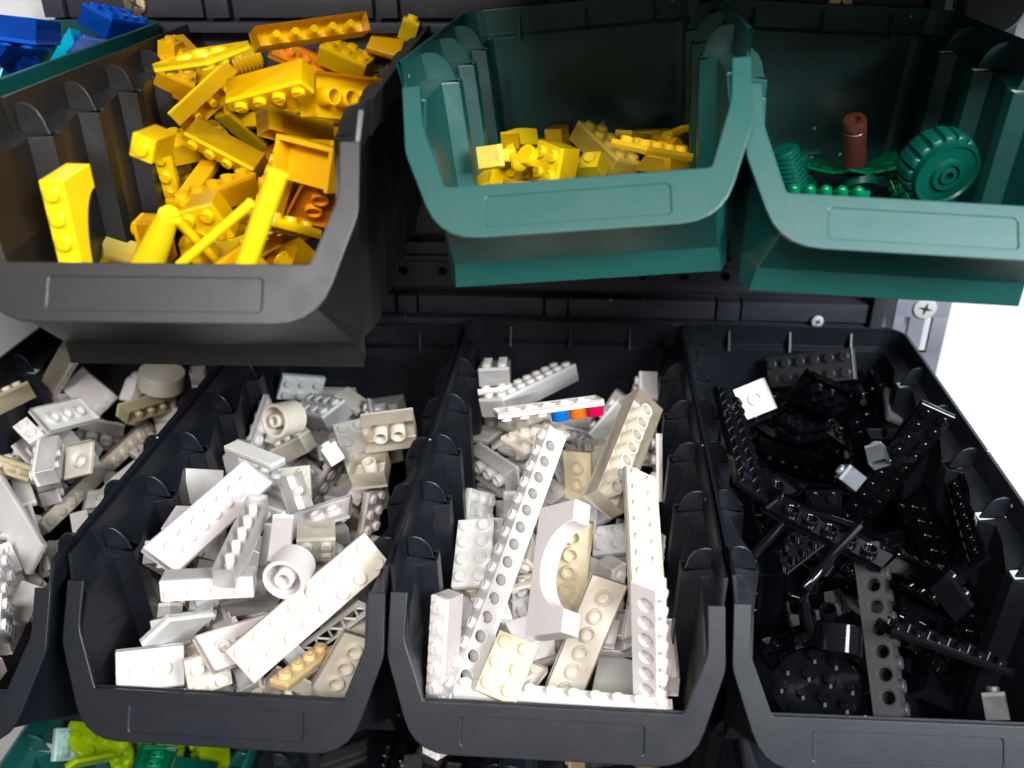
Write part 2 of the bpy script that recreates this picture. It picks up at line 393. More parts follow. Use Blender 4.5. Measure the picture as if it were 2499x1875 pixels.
LAB = {'C': 'black bin with the holed white beam, middle of the lower row',
 'D': 'black bin full of black bricks at the right of the lower row',
 'B': 'black bin of white bricks left of the middle one in the lower row',
 'A': 'black bin of white bricks cut off by the left edge of the picture',
 'U1': 'brownish dark grey bin heaped with yellow bricks in the upper row',
 'U2': 'tilted green bin with a few yellow bricks, middle of the upper row',
 'U3': 'green bin with green pieces and a brown peg, upper right',
 'U0': 'green bin with blue bricks in the top left corner',
 'T2': 'black bin added unseen above the upper row to block light, leftmost of three',
 'T3': 'black bin added unseen above the upper row to block light, between the other two', 'T4': 'green bin added unseen above the upper row to block light, rightmost',
 'L1': 'green bin of the bottom row holding lime and aqua bricks', 'L2': 'black bin of the bottom row under the left bin of white bricks',
 'L3': 'black bin of the bottom row under the middle bin', 'L4': 'black bin of the bottom row at the lower right corner'}
for k, (kind, p, m_) in BINS.items(): make_bin(kind, p, m_, LAB[k], G)
# ------------------------------------------------------------------ building-brick pieces (one mesh per part, shared between copies)
MC = {}
def mesh(key, fn, bevel=0.0, seg=1, angle=35):
    if key not in MC:
        bm = bmesh.new(); fn(bm); MC[key] = finish(key, bm, bevel, angle=angle, seg=seg)
    return MC[key]
def text_mesh():
    cu = bpy.data.curves.new('t', 'FONT'); cu.body = 'LEGO'; cu.size = 1.55; cu.extrude = 0.10; cu.align_x = 'CENTER'; cu.align_y = 'CENTER'; cu.resolution_u = 1
    cu.space_character = 0.92
    o = bpy.data.objects.new('t', cu); C.objects.link(o)
    dg = bpy.context.evaluated_depsgraph_get(); me = bpy.data.meshes.new_from_object(o.evaluated_get(dg)); bpy.data.objects.remove(o); return me
TXT = text_mesh()
def stud(b):
    lathe(b, [(2.4, -0.05), (2.4, 1.5), (2.2, 1.72), (0, 1.72)], 20, cap=False)
    n0 = len(b.verts); b.from_mesh(TXT); b.verts.ensure_lookup_table()
    for v in b.verts[n0:]: v.co.z += 1.76
def tube(h, r=3.25, ri=2.4):
    return lambda b: lathe(b, [(ri, h), (ri, 0.2), (ri+0.15, 0.0), (r-0.1, 0.0), (r, 0.15), (r, h)], 20, cap=False)
def shell(L, W_, H, t=1.4, top=1.3):
    def f(b):
        box(b, 0, 0, 0, L, W_, H)
        b.faces.ensure_lookup_table(); bf = min(b.faces, key=lambda q: sum(v.co.z for v in q.verts)/4)
        r = bmesh.ops.inset_region(b, faces=[bf], thickness=t, depth=0)
        ex = bmesh.ops.extrude_face_region(b, geom=[bf])
        vs = [g for g in ex['geom'] if isinstance(g, bmesh.types.BMVert)]
        bmesh.ops.translate(b, verts=vs, vec=(0, 0, H-top)); bmesh.ops.delete(b, geom=[bf], context='FACES')
    return f
P8 = 8.0
def studs(nx, ny, h, skip=()):
    return [('stud', mesh('stud', stud, 0), Tm(P8*(i+.5), P8*(j+.5), h)) for i in range(nx) for j in range(ny) if (i, j) not in skip]
def tubes(nx, ny, h, z=0):
    o = []
    if nx > 1 and ny > 1:
        o = [('tube', mesh('tube%g' % h, tube(h-1.2)), Tm(P8*(i+1), P8*(j+1), z)) for i in range(nx-1) for j in range(ny-1)]
    elif nx > 1:
        o = [('pin', mesh('pin%g' % h, lambda b: lathe(b, [(0, 0.0), (1.5, 0), (1.6, .15), (1.6, h-1.2)], 14, cap=False)), Tm(P8*(i+1), 4, z)) for i in range(nx-1)]
    return o
def brick(nx, ny, h=9.6, st=1):
    return mesh('body_%d_%d_%g' % (nx, ny, h), shell(P8*nx-.2, P8*ny-.2, h), 0.22), (studs(nx, ny, h) if st else []) + tubes(nx, ny, h)
def plate(nx, ny): return brick(nx, ny, 3.2)
def tile(nx, ny): return brick(nx, ny, 3.2, 0)
def beam(n, h=9.6):
    """brick with round holes through its long sides"""
    def f(b):
        Wd = 7.8
        for i in range(n):
            cx = P8*i
            if i: # hole centred between studs
                pass
        cells = [(P8*(i+1), 5.7) for i in range(n-1)]
        for (cx, cz) in cells:
            w, hh, r = 8.0, h, 2.45
            def sq(a):
                c, s = math.cos(a), math.sin(a); hx = 4.0; hz = (h-cz) if s > 0 else cz; k = max(abs(c)/hx, abs(s)/hz); return c/k, s/k
            an = sorted(set([2*math.pi*i/16 for i in range(16)] + [math.atan2(zz, xx) % (2*math.pi) for xx in (-4, 4) for zz in (h-cz, -cz)]))
            m = len(an); rings = []
            for y, rr in ((0, None), (0, 3.1), (0.8, 3.1), (0.8, r), (Wd-.8, r), (Wd-.8, 3.1), (Wd, 3.1), (Wd, None)):
                rings.append([b.verts.new((cx+(sq(a)[0] if rr is None else rr*math.cos(a)), y, cz+(sq(a)[1] if rr is None else rr*math.sin(a)))) for a in an])
            for p, q in zip(rings, rings[1:]):
                for k in range(m): b.faces.new([p[k], p[(k+1) % m], q[(k+1) % m], q[k]])
        L = P8*n
        for (x0, x1) in ((0.1, 4), (L-4, L-.1)):
            for y in (0, Wd): b.faces.new([b.verts.new(p) for p in ((x0, y, 0), (x1, y, 0), (x1, y, h), (x0, y, h))])
        for x in (0.1, L-.1): b.faces.new([b.verts.new(p) for p in ((x, 0, 0), (x, Wd, 0), (x, Wd, h), (x, 0, h))])
        for z in (0, h):
            xs = [0.1] + [4+8*i for i in range(n)] + [L-.1]
            for x0, x1 in zip(xs, xs[1:]): b.faces.new([b.verts.new(p) for p in ((x0, 0, z), (x1, 0, z), (x1, Wd, z), (x0, Wd, z))])
    me = mesh('beam_%d' % n, f, 0)
    for p in me.polygons:
        if max(abs(c) for c in p.normal) > 0.999 and len(p.vertices) == 4 and (abs(p.normal.y) > 0.999 or p.area > 2e-5): p.use_smooth = False
    return me, studs(n, 1, h)
def ext(key, poly, W_, st=(), bevel=0.22, parts=()):
    """closed side profile (x, z) extruded over width W_, studs at the given (x, y, z)"""
    me = mesh(key, lambda b: extrude(b, poly, 0, W_-.2), bevel)
    return me, [('stud', mesh('stud', stud), Tm(*p)) for p in st] + list(parts)
def slope(nx, ny, h=9.6, base=1.5):
    """slope brick: one stud row at the back, sloping face to x = 0"""
    L = P8*nx-.2
    return ext('slope_%d_%d_%g' % (nx, ny, h), [(0, 0), (L, 0), (L, h), (L-7.8, h), (0, base)], P8*ny, [(L-3.9, P8*(j+.5), h) for j in range(ny)])
def islope(nx, ny, h=9.6):
    """inverted slope: full top, cut bottom"""
    L = P8*nx-.2
    return ext('islope_%d_%d' % (nx, ny), [(L-7.8, 0), (L, 0), (L, h), (0, h), (0, h-1.5)], P8*ny, [(P8*(i+.5), P8*(j+.5), h) for i in range(nx) for j in range(ny)])
def cheese(n=1):
    return ext('cheese%d' % n, [(0, 0), (7.8, 0), (7.8, 6.4), (6.8, 6.4), (0, 1.2)], P8*n)
def ramp(L, H, W_, lo=1.2, flat=0.0):
    return ext('ramp_%g_%g_%g_%g' % (L, H, W_, flat), [(0, 0), (L, 0), (L, H), (L-flat, H), (0, lo)], W_)
def arch(n, H, W_, rad, foot=8.0, half=False, st=True):
    """arch of n studs length; half = only one leg"""
    L = P8*n-.2; pts = [(0, 0), (foot, 0)]
    if half:
        pts = [(0, 0), (foot, 0)] + [(foot + (L-foot)*(1-math.cos(a)), (H-2.2)*math.sin(a)) for a in [math.pi/2*k/8 for k in range(1, 9)]] + [(L, H), (0, H)]
    else:
        m = L/2; rx = m-foot
        pts += [(m - rx*math.cos(a), rad*math.sin(a)) for a in [math.pi*k/16 for k in range(1, 16)]] + [(L-foot, 0), (L, 0), (L, H), (0, H)]
    return ext('arch_%d_%g_%g_%d' % (n, H, W_, half), pts, W_, [(P8*(i+.5), 3.9, H) for i in range(n)] if st else [])
def curved(L, H, W_, lo=2.0, inner=False):
    """curved-top brick"""
    pts = [(0, 0), (L, 0), (L, H)] + [(L*(1-math.sin(a)), lo + (H-lo)*math.cos(a)) for a in [math.pi/2*k/10 for k in range(1, 11)]]
    return ext('curved_%g_%g_%g' % (L, H, W_), pts, W_)
def bow(n, H, W_, th=3.0):
    """long shallow bow (open curved panel)"""
    L = P8*n; out = [(L*i/14, H*math.sin(math.pi*i/14)) for i in range(15)]; inn = [(x*(1-2*th/L)+th, z*(1-th/H) - 0.0) for x, z in out][::-1]
    pts = [(0, 0)] + out[1:-1] + [(L, 0), (L-th, 0)] + inn[1:-1] + [(th, 0)]
    return ext('bow_%d_%g_%g' % (n, H, W_), pts, W_, bevel=0.15)
def wedge(nx, ny, cut=0.5):
    """wedge plate: one long side cut obliquely"""
    L = P8*nx-.2; Wd = P8*ny-.2; c = cut*Wd
    poly = [(0, 0), (L, 0), (L, Wd-c), (8, Wd), (0, Wd)]
    def f(b):
        a = [b.verts.new((x, y, 0)) for x, y in poly]; t = [b.verts.new((x, y, 3.2)) for x, y in poly]
        for i in range(5): b.faces.new([a[i], a[(i+1) % 5], t[(i+1) % 5], t[i]])
        b.faces.new(a[::-1]); b.faces.new(t)
    st = [(i, j) for i in range(nx) for j in range(ny) if P8*(j+1) <= Wd - c*max(0, (P8*(i+1)-8))/(L-8) + 0.8]
    return mesh('wedge_%d_%d_%g' % (nx, ny, cut), f, 0.2), [('stud', mesh('stud', stud), Tm(P8*(i+.5), P8*(j+.5), 3.2)) for i, j in st]
def rnd(r, h, st=True, hole=0.0, n=32):
    """round brick or plate, origin at its centre bottom"""
    def f(b):
        if hole: lathe(b, [(hole, 0.0), (r-.2, 0), (r, .2), (r, h-.2), (r-.2, h), (hole, h), (hole, 0.0)], n, cap=False)
        else: lathe(b, [(0, 0), (r-.2, 0), (r, .2), (r, h-.2), (r-.2, h), (0, h)], n)
    k = int(r/4); pos = []
    if st:
        for i in range(-k, k+1):
            for j in range(-k, k+1):
                x, y = (i+.5)*8, (j+.5)*8
                if k < 2: x, y = i*8, j*8
                if k == 2: x, y = (i+.5)*8, (j+.5)*8
                if math.hypot(x, y)+2.5 < r: pos.append((x, y))
    return mesh('round_%g_%g_%g' % (r, h, hole), f), [('stud', mesh('stud', stud), Tm(x, y, h)) for x, y in pos]
def barrel(r=7.6, h=12, inner=3.0):
    """open round brick seen from below: outer ring and a centre tube"""
    me = mesh('barrel_%g_%g' % (r, h), lambda b: lathe(b, [(r-1.5, h-2), (r-1.5, 0.2), (r-1.3, 0), (r-.2, 0), (r, .2), (r, h-.3), (r-.3, h), (0, h)], 32, cap=False))
    i_ = mesh('barrel_in_%g_%g' % (r, h), lambda b: (lathe(b, [(r-1.5, h-1.9), (0, h-1.9)], 32, cap=False)))
    return me, [('tube', mesh('tube_b%g' % inner, tube(h-1.5, inner, inner-1.1)), Tm(0, 0, 0)), ('inside', i_, Matrix.Identity(4))]
def rod(L, r=1.6, knobs=False):
    pr = [(0, 0), (r*.8, 0), (r, .3), (r, L-.3), (r*.8, L), (0, L)]
    return mesh('rod_%g_%g' % (L, r), lambda b: lathe(b, pr, 16)), []
def cone(r0, r1, h):
    return mesh('cone_%g_%g_%g' % (r0, r1, h), lambda b: lathe(b, [(0, 0), (r0, 0), (r0, 1.5), (r1, h), (0, h)], 28)), [('stud', mesh('stud', stud), Tm(0, 0, h))]
def ball(r): return mesh('ball_%g' % r, lambda b: lathe(b, [(r*math.sin(math.pi*i/10), -r*math.cos(math.pi*i/10)) for i in range(11)], 20), angle=80), []
def panel(nx, h, th=1.6, W_=7.8):
    """thin wall panel on a base plate"""
    L = P8*nx-.2
    return mesh('panel_%d_%g' % (nx, h), lambda b: extrude(b, [(0, 0), (W_, 0), (W_, 1.6), (th, 1.6), (th, h), (0, h)], 0, L), 0.2), []
def box_panel(nx, h):
    L = P8*nx-.2
    def f(b):
        box(b, 0, 0, 0, L, 7.8, 1.6); box(b, 0, 6.4, 1.55, L, 7.8, h); box(b, 0, 0, 1.5, 1.4, 6.5, h); box(b, L-1.4, 0, 1.5, L, 6.5, h)
    return mesh('box_panel_%d_%g' % (nx, h), f, 0), []
def bracket_piece():
    return mesh('angle', lambda b: (box(b, 0, 0, 0, 15.8, 7.8, 1.6), box(b, 14.2, 0, 1.6, 15.8, 7.8, 11)), 0.1), [('stud', mesh('stud', stud), Tm(4, 4, 1.6))]
def lattice(n, h=7.0):
    """open ladder-like girder lying in the xz plane"""
    L = P8*n
    def f(b):
        box(b, 0, 0, 0, L, 1.6, 1.3); box(b, 0, 0, h-1.3, L, 1.6, h); box(b, 0, 0, 1.3, 1.3, 1.6, h-1.3); box(b, L-1.3, 0, 1.3, L, 1.6, h-1.3)
        for i in range(n):
            x = P8*i
            for (a, c) in (((x+.8, 1), (x+4, h-1)), ((x+4, h-1), (x+7.2, 1))):
                tube_path(b, [(a[0], .8, a[1]), (c[0], .8, c[1])], .55, 6)
    return mesh('lattice_%d' % n, f), []
def ribbed(nx, h=9.6, pitch=1.6):
    """grille brick with fine ribs"""
    L = P8*nx-.2
    def f(b):
        box(b, 0, 0.8, 0, L, 7.0, h)
        k = int(L/pitch)
        for i in range(k): box(b, i*pitch, 0, 1, i*pitch+pitch*.55, 7.8, h-.8)
    return mesh('grille_%d_%g' % (nx, pitch), f), studs(nx, 1, h)
def ring_stack(r=9, n=8, p=2.0):
    pr = [(0, 0)]
    for i in range(n): pr += [(r, i*p), (r, i*p+p*.45), (r*.8, i*p+p*.5), (r*.8, i*p+p)]
    return mesh('rings_%g_%d' % (r, n), lambda b: lathe(b, pr + [(0, n*p)], 28)), []
def tread(r, h, n=16):
    """wheel with deep tread blocks, axis z, hub on the near side"""
    body = mesh('tread_body', lambda b: lathe(b, [(0, 1.5), (r*.30, 1.5), (r*.30, -0.6), (r*.42, -0.6), (r*.46, .8), (r*.78, .8), (r*.82, 0), (r*.88, 0), (r*.88, h), (0, h)], 40, cap=False))
    blk = mesh('tread_block', lambda b: extrude(b, [(r*.84, 3.0), (r*.97, 3.4), (r, 5), (r, h-3), (r*.95, h-.5), (r*.84, h-.5)], -r*.13, r*.13), 0.3)
    return body, [('tread_block', blk, Matrix.Rotation(2*math.pi*i/n, 4, 'Z')) for i in range(n)] + [('hub', mesh('hubt', lambda b: lathe(b, [(1.6, -.8), (3, -.8), (3.2, -.4), (3.2, 2), (1.6, 2)], 20, cap=False)), Matrix.Identity(4))]
def leafplate(R=26):
    """flat plant spread: pointed leaves around a hub"""
    hub = mesh('leaf_hub', lambda b: lathe(b, [(0, 0), (4, 0), (4, 3), (0, 3)], 16))
    def f(b):
        pts = [(2.5, 0), (R*.35, 5.2), (R*.5, 3.2), (R*.62, 5.6), (R*.72, 3), (R*.85, 3.8), (R, 0)]
        full = pts + [(x, -y) for x, y in pts[::-1][1:-1]]
        lift = lambda x: 1.2 + 4*(x/R)**2
        a = [b.verts.new((x, y, lift(x)-abs(y)*.05)) for x, y in full]; t = [b.verts.new((x, y, lift(x)+1.1-abs(y)*.05)) for x, y in full]
        n = len(full)
        for i in range(n): b.faces.new([a[i], a[(i+1) % n], t[(i+1) % n], t[i]])
        b.faces.new(a[::-1]); b.faces.new(t)
    lf = mesh('leaf_%g' % R, f)
    return hub, [('leaf', lf, Matrix.Rotation(2*math.pi*i/7, 4, 'Z')) for i in range(7)]
def bush(n=5):
    def f(b): lathe(b, [(0, 0), (2.6, .2), (2.9, 2), (2.3, 4.5), (1.2, 6.6), (0, 7.2)], 14)
    base = mesh('bush_base%d' % n, lambda b: box(b, -1, -3, 0, n*5.4, 3, 2))
    return base, [('frond', mesh('frond', f, angle=70), Tm(i*5.4+2, 0, 1.5)) for i in range(n)]
def fence_leaf(n=4):
    def f(b):
        box(b, 0, -1, 0, n*5, 1, 2)
        for i in range(n):
            for k in range(3): box(b, i*5+.6, -1.6, 2.5+k*3, i*5+4.4, 1.6, 4.6+k*3)
        for i in range(n): box(b, i*5+2, -.8, 1.9, i*5+3, .8, 11)
    return mesh('leaf_fence_%d' % n, f, .2), []
def windscreen(nx, h):
    L = P8*nx-.2
    return mesh('screen_%d_%g' % (nx, h), lambda b: (extrude(b, [(0, 0), (9, 0), (9, 1.2), (2.2, 1.2), (h*.5, h), (h*.5-1.6, h)], 0, L)), .15), []
def bent_bar(pts, r=1.5):
    key = 'bent_%s' % str(hash(tuple(pts)) % 99999)
    return mesh(key, lambda b: tube_path(b, pts, r, 12), angle=50), []
def piece(gen, material, loc, quat, label, cat, name, group=None, colors=None):
    """gen = (body mesh, [(part, mesh, matrix)]); loc in mm, quat = (w, x, y, z)"""
    body, parts = gen
    mw = Tm(*loc) @ Quaternion(quat).to_matrix().to_4x4()
    r = empty(name, mw); tag(r, label, cat, group)
    link('body', body, material, r)
    for i, (n, me, m4) in enumerate(parts):
        link(n, me, (colors or {}).get(i, material), r, m4)
    return r
def half_arch(n, H):
    L = P8*n-.2
    poly = [(L, 0), (L, H), (0, H), (0, H-6.5)] + [(L-7.8)*math.sin(math.pi/2*k/10) and ((L-7.8)*math.sin(math.pi/2*k/10), (H-6.5)*math.cos(math.pi/2*k/10)**1.0) for k in range(1, 11)]
    return ext('half_arch_%d' % n, poly, 8.0, [(P8*(i+.5), 3.9, H) for i in range(n)])
def roll_bars():
    A, Bb = BARS
    return mesh('bar_a', lambda b: tube_path(b, A, 1.8, 12), angle=50), [('bar', mesh('bar_b', lambda b: tube_path(b, Bb, 1.9, 12), angle=50), Matrix.Identity(4)),
        ('cross_bar', mesh('bar_c', lambda b: tube_path(b, [A[0], Bb[0]], 1.3, 10), angle=50), Matrix.Identity(4))]
def peg():
    return mesh('peg', lambda b: lathe(b, [(0, 0), (4.7, 0), (4.7, 17), (4.3, 17.4), (4.3, 18.2), (4.7, 18.6), (4.7, 21.2), (4.2, 22), (2.2, 22), (2.0, 20.5), (0, 20.5)], 28)), []

GR = {'C': 'pale bricks in the middle bin', 'B': 'white bricks in the left bin', 'A': 'white bricks in the left-edge bin', 'U1': 'yellow bricks in the brown-grey bin', 'U2': 'yellow bricks in the tilted green bin', 'U3': 'green pieces in the right-hand green bin', 'U0': 'blue bricks in the corner bin', 'D': 'black bricks in the right-hand bin', 'L1': 'lime and green bricks in the bottom row', 'L2': 'dark bricks in the bottom row', 'L3': 'mixed bricks in the bottom row', 'L4': 'pale bricks in the bottom right bin'}
# (piece, colour, object name, label, bin, location in mm, quaternion)
PIECES = [
  ('beam(16)', 'white', 'holed_beam', 'long bright white beam with a row of round holes lying diagonally in the middle bin', 'C', (-32.62, -225.86, 34.63), (0.7777, -0.1646, -0.3808, 0.4724)),
  ('plate(4,2)', 'greywhite', 'plate', 'grey-white studded plate left of the long holed beam', 'C', (-27.75, -171.54, 51.89), (0.7016, 0.0657, -0.1895, 0.6837)),
  ('brick(8,1)', 'pinkish', 'brick', 'long pale brick standing on its side at the front left of the middle bin', 'C', (-38.14, -218.89, 10.93), (0.6914, 0.2154, -0.5427, 0.4255)),
  ('plate(3,2)', 'cream', 'plate', 'bright creamy white studded plate right of the lower end of the holed beam', 'C', (-13.84, -224.92, 43.13), (0.7842, 0.214, -0.1336, 0.567)),
  ('brick(10,1)', 'white', 'brick', 'long white brick right behind the lip of the middle bin', 'C', (-37.08, -223.04, 37.38), (0.9962, -0.0836, 0.0159, -0.0183)),
  ('arch(6,19.2,8,14.5)', 'pinkish', 'arch_brick', 'large pinkish white arch lying on its side in the middle bin', 'C', (2.65, -228.92, 85.02), (-0.4579, 0.5695, 0.6798, -0.0624)),
  ('plate(6,2)', 'cream', 'plate', 'yellowed cream plate lying upside down inside the curve of the arch', 'C', (-5.86, -168.49, 32.63), (-0.4162, 0.6041, 0.4991, 0.4612)),
  ('plate(8,2)', 'ivory', 'plate', 'long ivory plate lying upside down with round tubes, right of the arch foot', 'C', (-8.57, -203.33, 11.99), (-0.5238, 0.6318, 0.5276, 0.2194)),
  ('beam(8)', 'pinkish', 'holed_beam', 'pale beam with large holes at the front right of the middle bin', 'C', (33.83, -208.92, 32.48), (0.1882, 0.6563, -0.1942, 0.7043)),
  ('plate(8,2)', 'ivory', 'plate', 'long yellowed studded plate leaning against the right wall of the middle bin', 'C', (39.16, -196.63, 64.43), (0.6314, 0.2974, 0.1161, 0.7066)),
  ('brick(8,2)', 'ivory', 'brick', 'long hollow brick with its open underside up at the back right of the middle bin', 'C', (14.69, -145.61, 84.7), (-0.37, 0.7121, 0.5806, -0.1371)),
  ('brick(3,1)', 'white', 'brick', 'bright white smooth brick side leaning below the coloured clear studs', 'C', (18.24, -48.89, 43.04), (0.8759, -0.1578, -0.4546, -0.0363)),
  ('brick(2,4)', 'white', 'brick', 'white brick with two rows of studs alone at the back left of the middle bin', 'C', (-45.08, -44.2, 73.03), (0.9819, -0.1834, -0.0314, 0.034)),
  ('plate(2,4)', 'greywhite', 'plate', 'greyish plate directly beneath the lone back brick with studs', 'C', (-43.96, -59.0, 76.68), (0.9427, -0.3246, -0.0669, 0.0373)),
  ('brick(8,2)', 'white', 'brick', 'white finely studded long brick sloping up to the right behind the coloured studs', 'C', (-28.74, -71.25, 72.38), (0.8575, -0.1836, -0.0245, 0.48)),
  ('plate(6,2)', 'white', 'plate', 'upside-down white plate that carries the clear blue, orange and red studs', 'C', (-32.74, -97.32, 92.92), (0.2002, 0.9713, 0.1212, 0.042)),
  ('rnd(3.9,4.4,False)', 'clear_blue', 'round_stud', 'small transparent blue round piece under the white plate', 'C', (-2.6, -102.23, 95.52), (0.2002, 0.9713, 0.1212, 0.042)),
  ('rnd(3.9,4.4,False)', 'clear_orange', 'round_stud', 'small transparent orange round piece under the white plate', 'C', (5.14, -100.21, 95.79), (0.2002, 0.9713, 0.1212, 0.042)),
  ('rnd(3.9,4.4,False)', 'clear_red', 'round_stud', 'small transparent red round piece under the white plate', 'C', (12.88, -98.19, 96.05), (0.2002, 0.9713, 0.1212, 0.042)),
  ('brick(4,2)', 'greywhite', 'brick', 'grey-white brick with three round tubes showing, back left of the holed beam', 'C', (-51.48, -58.96, 44.42), (0.6722, -0.6228, 0.2564, -0.3074)),
  ('tile(2,2)', 'greywhite', 'tile', 'grey-white smooth tile behind the brick with three tubes', 'C', (-54.41, -43.09, 38.87), (0.9667, -0.0577, -0.0843, -0.2348)),
  ('plate(4,2)', 'ivory', 'plate', 'ivory plate tilted behind the top end of the holed beam', 'C', (-17.26, -111.96, 76.25), (0.8945, 0.0068, 0.1028, 0.435)),
  ('plate(3,2)', 'cream', 'plate', 'small cream plate upside down just right of the top end of the holed beam', 'C', (0.0, -103.09, 47.29), (-0.1812, 0.6645, 0.4612, 0.5594)),
  ('plate(3,2)', 'white', 'plate', 'small white studded plate between the cream plate and the long yellowed plate', 'C', (14.82, -129.67, 34.69), (0.9762, 0.1355, -0.1629, -0.0463)),
  ('tile(4,3)', 'greywhite', 'tile', 'smooth plain tile at the front between the ivory plate and the pale holed beam', 'C', (35.93, -194.9, 2.42), (0.7521, 0.0788, 0.0862, 0.6486)),
  ('plate(3,2)', 'greywhite', 'plate', 'grey-white plate with one stud showing below the brick with three tubes', 'C', (-47.35, -110.32, 38.33), (0.7518, 0.3609, 0.5152, 0.198)),
  ('plate(8,2)', 'pinkish', 'plate', 'large white plate upside down with seven round tubes in the left bin of whites', 'B', (-152.22, -202.63, 92.28), (-0.1981, 0.7767, 0.5748, -0.1648)),
  ('brick(6,1)', 'white', 'brick', 'narrow open brick with five pins beside the seven-ringed plate', 'B', (-119.06, -220.32, 98.62), (0.0037, 0.6868, 0.7259, -0.0371)),
  ('brick(4,1)', 'white', 'brick', 'white brick whose four studs face forward below the narrow open brick', 'B', (-139.89, -215.06, 83.6), (0.7812, 0.6164, 0.0785, 0.0602)),
  ('brick(1,1)', 'white', 'brick', 'tiny white leg of brick hanging under the four forward studs', 'B', (-156.5, -190.86, 41.88), (0.756, -0.3428, 0.1679, 0.5318)),
  ('brick(1,1,21)', 'white', 'brick', 'tall thin white hollow brick above the open barrel', 'B', (-117.27, -185.3, 70.73), (0.7852, -0.6048, 0.0192, 0.1314)),
  ('brick(1,1,21)', 'pinkish', 'brick', 'pinkish white slab just behind the tall thin hollow brick', 'B', (-105.29, -204.78, 89.54), (0.8017, -0.5871, -0.0005, 0.1119)),
  ('barrel(7.8,13,3.4)', 'pinkish', 'round_brick', 'pinkish white open barrel with a ring in the middle of the left bin', 'B', (-97.68, -211.56, 86.82), (-0.6421, 0.7661, -0.0273, 0.0126)),
  ('brick(2,2)', 'ivory', 'brick', 'ivory brick with two studs facing forward above the long studded plate', 'B', (-111.55, -154.22, 57.12), (0.5852, 0.8004, 0.1259, 0.0326)),
  ('plate(8,2)', 'ivory', 'plate', 'long stained ivory plate with fourteen studs lying across the front of the left bin', 'B', (-108.51, -227.36, 52.69), (0.7668, 0.5144, -0.0181, 0.3835)),
  ('lattice(5)', 'white', 'lattice_bar', 'open white lattice girder under the long stained plate', 'B', (-98.97, -196.61, 32.96), (0.921, 0.1009, -0.3745, 0.036)),
  ('plate(4,1)', 'tan', 'plate', 'tan yellow narrow plate with small studs at the front of the left bin', 'B', (-94.72, -231.73, 52.83), (0.7944, -0.1087, 0.1203, 0.5853)),
  ('plate(4,2)', 'ivory', 'plate', 'ivory dirty plate with three rings at the front right corner of the left bin', 'B', (-93.66, -216.31, 34.87), (0.6335, -0.5825, -0.4398, -0.257)),
  ('plate(3,2)', 'white', 'plate', 'white plate standing upside down with two rings at the front left of the bin', 'B', (-159.99, -224.21, 60.29), (-0.5362, 0.8151, 0.1189, -0.1845)),
  ('plate(2,2)', 'ivory', 'plate', 'small pale studded plate right of the white two-ringed plate', 'B', (-134.42, -227.57, 44.47), (0.7185, 0.6231, 0.2294, 0.2069)),
  ('plate(4,2)', 'pinkish', 'plate', 'pinkish plate upside down tucked under the long stained plate', 'B', (-130.58, -219.93, 66.51), (-0.1337, 0.8749, 0.3982, -0.2409)),
  ('brick(3,2)', 'white', 'brick', 'white smooth brick face under the open barrel', 'B', (-140.17, -169.71, 27.55), (0.978, 0.0593, -0.1921, -0.056)),
  ('tile(3,2)', 'greywhite', 'tile', 'flat white tile sloping behind the two-ringed plate', 'B', (-152.01, -220.61, 63.72), (0.5083, 0.6465, 0.5688, 0.0141)),
  ('barrel(7.8,13,3.0)', 'ivory', 'round_brick', 'ivory open barrel lying on its side near the back of the left bin', 'B', (-128.6, -114.94, 93.26), (-0.5477, 0.8037, -0.1188, 0.1996)),
  ('brick(4,2)', 'greywhite', 'brick', 'grey-white studded brick right of the ivory barrel', 'B', (-141.44, -47.66, 48.81), (0.9274, 0.0565, -0.1735, -0.3267)),
  ('plate(3,2)', 'greywhite', 'plate', 'shaded grey-white studded plate farthest back in the left bin', 'B', (-160.21, -22.08, 51.34), (0.6379, 0.7159, 0.2813, 0.0377)),
  ('tile(2,2)', 'ivory', 'tile', 'ivory shaded tile at the very back of the left bin', 'B', (-122.34, -44.02, 63.18), (0.955, -0.0836, 0.2542, -0.128)),
  ('brick(3,2)', 'ivory', 'brick', 'ivory brick with two rings underneath against the right wall of the left bin', 'B', (-90.77, -112.86, 90.1), (0.7546, -0.65, -0.0843, 0.0308)),
  ('brick(2,2)', 'ivory', 'brick', 'ivory hollow brick with its opening up below the two-ringed brick', 'B', (-96.5, -106.84, 72.92), (-0.0497, 0.9965, 0.0389, 0.055)),
  ('brick(2,1)', 'white', 'brick', 'small white brick with a pin in its slot above the ivory forward-facing brick', 'B', (-111.75, -146.71, 69.08), (-0.4207, 0.3543, 0.8317, 0.0758)),
  ('tile(4,1)', 'greywhite', 'tile', 'grey flat bar with a white end pointing forward behind the large upside-down plate', 'B', (-148.59, -126.19, 83.4), (0.9568, -0.0489, -0.0323, -0.2849)),
  ('brick(3,1)', 'ivory', 'brick', 'ivory smooth brick side just below the ivory barrel', 'B', (-141.91, -81.33, 45.37), (0.9344, -0.0848, -0.2916, -0.186)),
  ('brick(1,1)', 'white', 'brick', 'small white cube right of the grey flat bar', 'B', (-107.3, -106.62, 63.91), (0.8901, -0.2671, -0.2233, 0.2942)),
  ('tile(3,2)', 'white', 'tile', 'glossy white smooth tile left of the large upside-down plate', 'B', (-169.65, -135.19, 61.07), (0.7408, 0.3654, 0.4989, 0.2622)),
  ('plate(4,2)', 'pinkish', 'plate', 'pinkish plate leaning steeply above the small studded bricks, back right', 'B', (-132.03, -84.41, 16.83), (0.8192, -0.2588, -0.5099, 0.0445)),
  ('plate(3,2)', 'pinkish', 'plate', 'pinkish plate showing two oval rings right of the small slotted brick', 'B', (-118.21, -124.81, 53.13), (0.0257, 0.9858, 0.076, 0.1476)),
